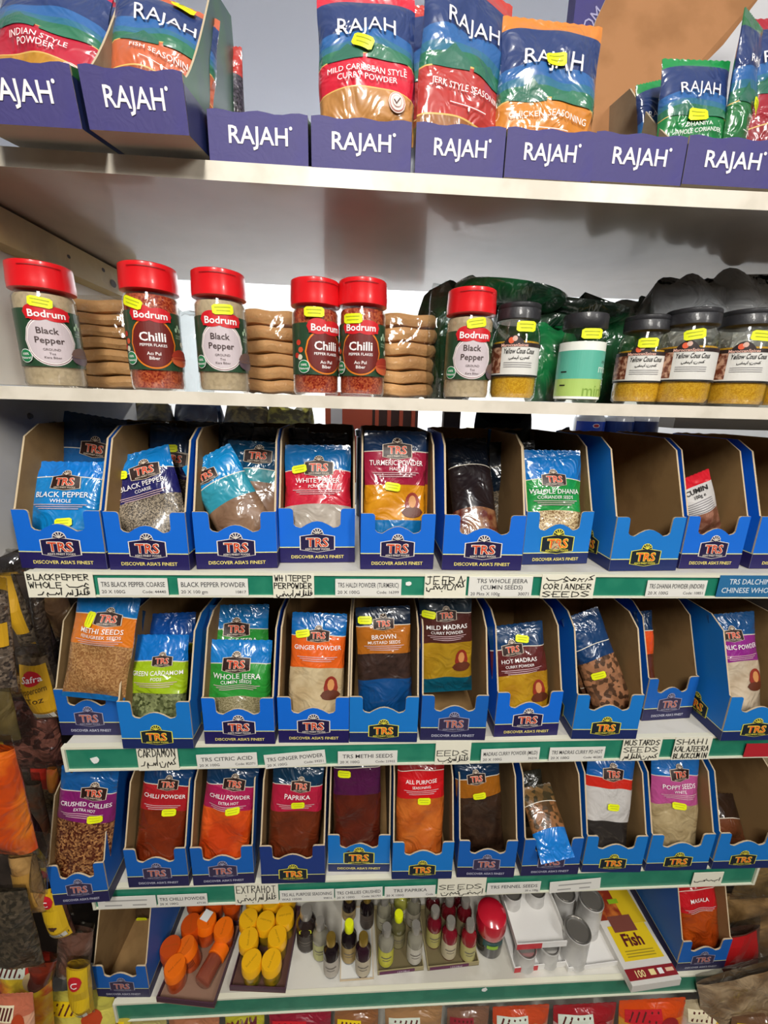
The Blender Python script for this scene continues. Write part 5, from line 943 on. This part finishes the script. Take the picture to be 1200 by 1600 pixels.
for i in range(22):
    left = i < 13; px = (rb.uniform(-40, 90) if left else rb.uniform(1165, 1240)); k = i if left else i-13; py = (880+k*56 if left else 1150+k*50)+rb.uniform(-10, 10)
    if left and py > 1180: px = rb.uniform(-30, 100)
    c = cols_[i % 8]; d = cols_[(i+3) % 8]
    o = hang('%s bag in the back layer of the %s rack, %s' % (['brown', 'dark', 'rust coloured', 'tan', 'plum grey', 'pale brown', 'deep brown', 'grey brown'][i % 8], 'left' if left else 'right', ['topmost', 'near the top', 'above the middle', 'around the middle', 'below the middle', 'low down', 'near the bottom', 'lowest'][min(7, int(k*8/(13 if left else 9)))]+(' left part' if px < 30 and left else ' inner part' if left else '')), (px, py), (px+rb.uniform(55, 80), py+rb.uniform(95, 130)), .105+.018*(i % 3), grain(c, d, 130, .25, .8, .5) if i % 2 else M(c, .3, .9, .6, 28, d, 24), 300+i, M(rb.choice(['c8981c', 'c43020', 'd8c8a0', 'd8b020']), .45, .3) if i % 3 else None, (.15, .8, .2, .6), rb.uniform(-.12, .12), g='back layer of hanging bags', oval=(i % 2 == 0), T=.012)
# bottom shelf (below the lowest green edge)
t = thing('base_shelf', 'bottom shelf with packs almost hidden below the lowest green edge', 'shelf', (0, 0, .10)); MB().box(XL-.25, XR+.25, -.06, .36, 0, .015, SH).build('deck', t, False)
packs = [(-30, 62, 1520, 'c03428', 'e0c030', 'red and yellow snack pack at the bottom left corner'), (66, 176, 1560, 'b8b04c', 'd8cc5c', 'long yellow green pack at the lower left'), (-40, 30, 1592, 'c06c50', 'd8a080', 'pink striped pack in the lower left corner'), (180, 205, 1582, 'b8a840', 'dcd084', 'clear pack with yellow contents at the bottom left'),
 (205, 262, 1592, 'a89c60', 'c0a070', 'tan pack below the old empty tray'), (262, 345, 1588, 'a86c4c', 'c89070', 'tan and red pack below the orange pots'), (350, 415, 1583, 'b0a82c', 'd0c83c', 'yellow green pack with dark red lettering, bottom row'), (418, 520, 1580, '8c1c30', 'b0a4a0', 'maroon topped carton in the bottom row'),
 (522, 592, 1577, '8c5c38', 'b08c54', 'brown pack left of the centre in the bottom row'), (600, 692, 1574, 'a07850', 'c09868', 'tan bag under the middle essence tray'), (697, 765, 1572, '7c5844', 'a48468', 'brown wrinkled bag in the bottom row'), (768, 858, 1570, 'c44824', 'b8a080', 'orange red pack under the white trays'), (862, 962, 1567, '9c1c24', 'c8a8a0', 'glossy dark red and white pack in the bottom row'), (965, 1070, 1560, 'd84c14', 'e0a02c', 'bright orange bag with a yellow centre, bottom row'), (1065, 1140, 1558, 'b0a080', 'd8d0c0', 'clear bag with pale lettering at the bottom right'), (1140, 1230, 1580, '6c4c34', '9c7c58', 'brown bag in the bottom right corner')]
for i, (x0, x1, yt, c1, c2, lb) in enumerate(packs):
    Y = -.03 if 60 < x0 < 1100 else (-.11 if i == 2 else -.05)
    a = atY(x0, yt, Y+.03); b = atY(x1, yt, Y+.03); wd = b.x-a.x; hh = a.z-.1155+.0
    t = thing('snack_pack', lb, 'packet', ((a.x+b.x)/2, Y, .1155), 'packs on the bottom shelf'); t.rotation_euler = (-.15, 0, 0)
    p = Pouch(wd*.97, hh, .02, 200+i, .003, .008); p.build(t, [(.03, M(c1, .3, .9, .45, 30)), (.07, M(c2, .3, .9, .45, 30, c1, 20)), (hh, M(c1, .3, .9, .45, 30, c2, 10))])
    q = random.Random(i); mb = MB(); c3 = M(q.choice(['f0e4c0', 'e8c81c', 'c8202c', 'd8e0d0', '8c2430']), .4, .5)
    mb.cols(-wd*.42, wd*.1, -.012, -.034, p.mf, .0006, c3, 8, 3).ell(wd*.2, -.040, wd*.15, .016, p.mf, .0008, M(q.choice(['b84420', 'e0b040', '9c1c24', 'c8b080']), .4, .6), 12, 4)
    for kk in range(5): mb.ribbon([(-wd*.36+kk*wd*.09, -.030), (-wd*.31+kk*wd*.09, -.016)], .003, p.mf, .001, M('5c2420', .5))
    mb.build('front_print', t, False)
    if i == 6: mb = MB(); mb.text('MMM', 0, -.014, .014, p.mf, .001, M('5c1420', .5), wd*.7, .02, .1); mb.build('lettering', t, False)
bpy.context.view_layer.update()
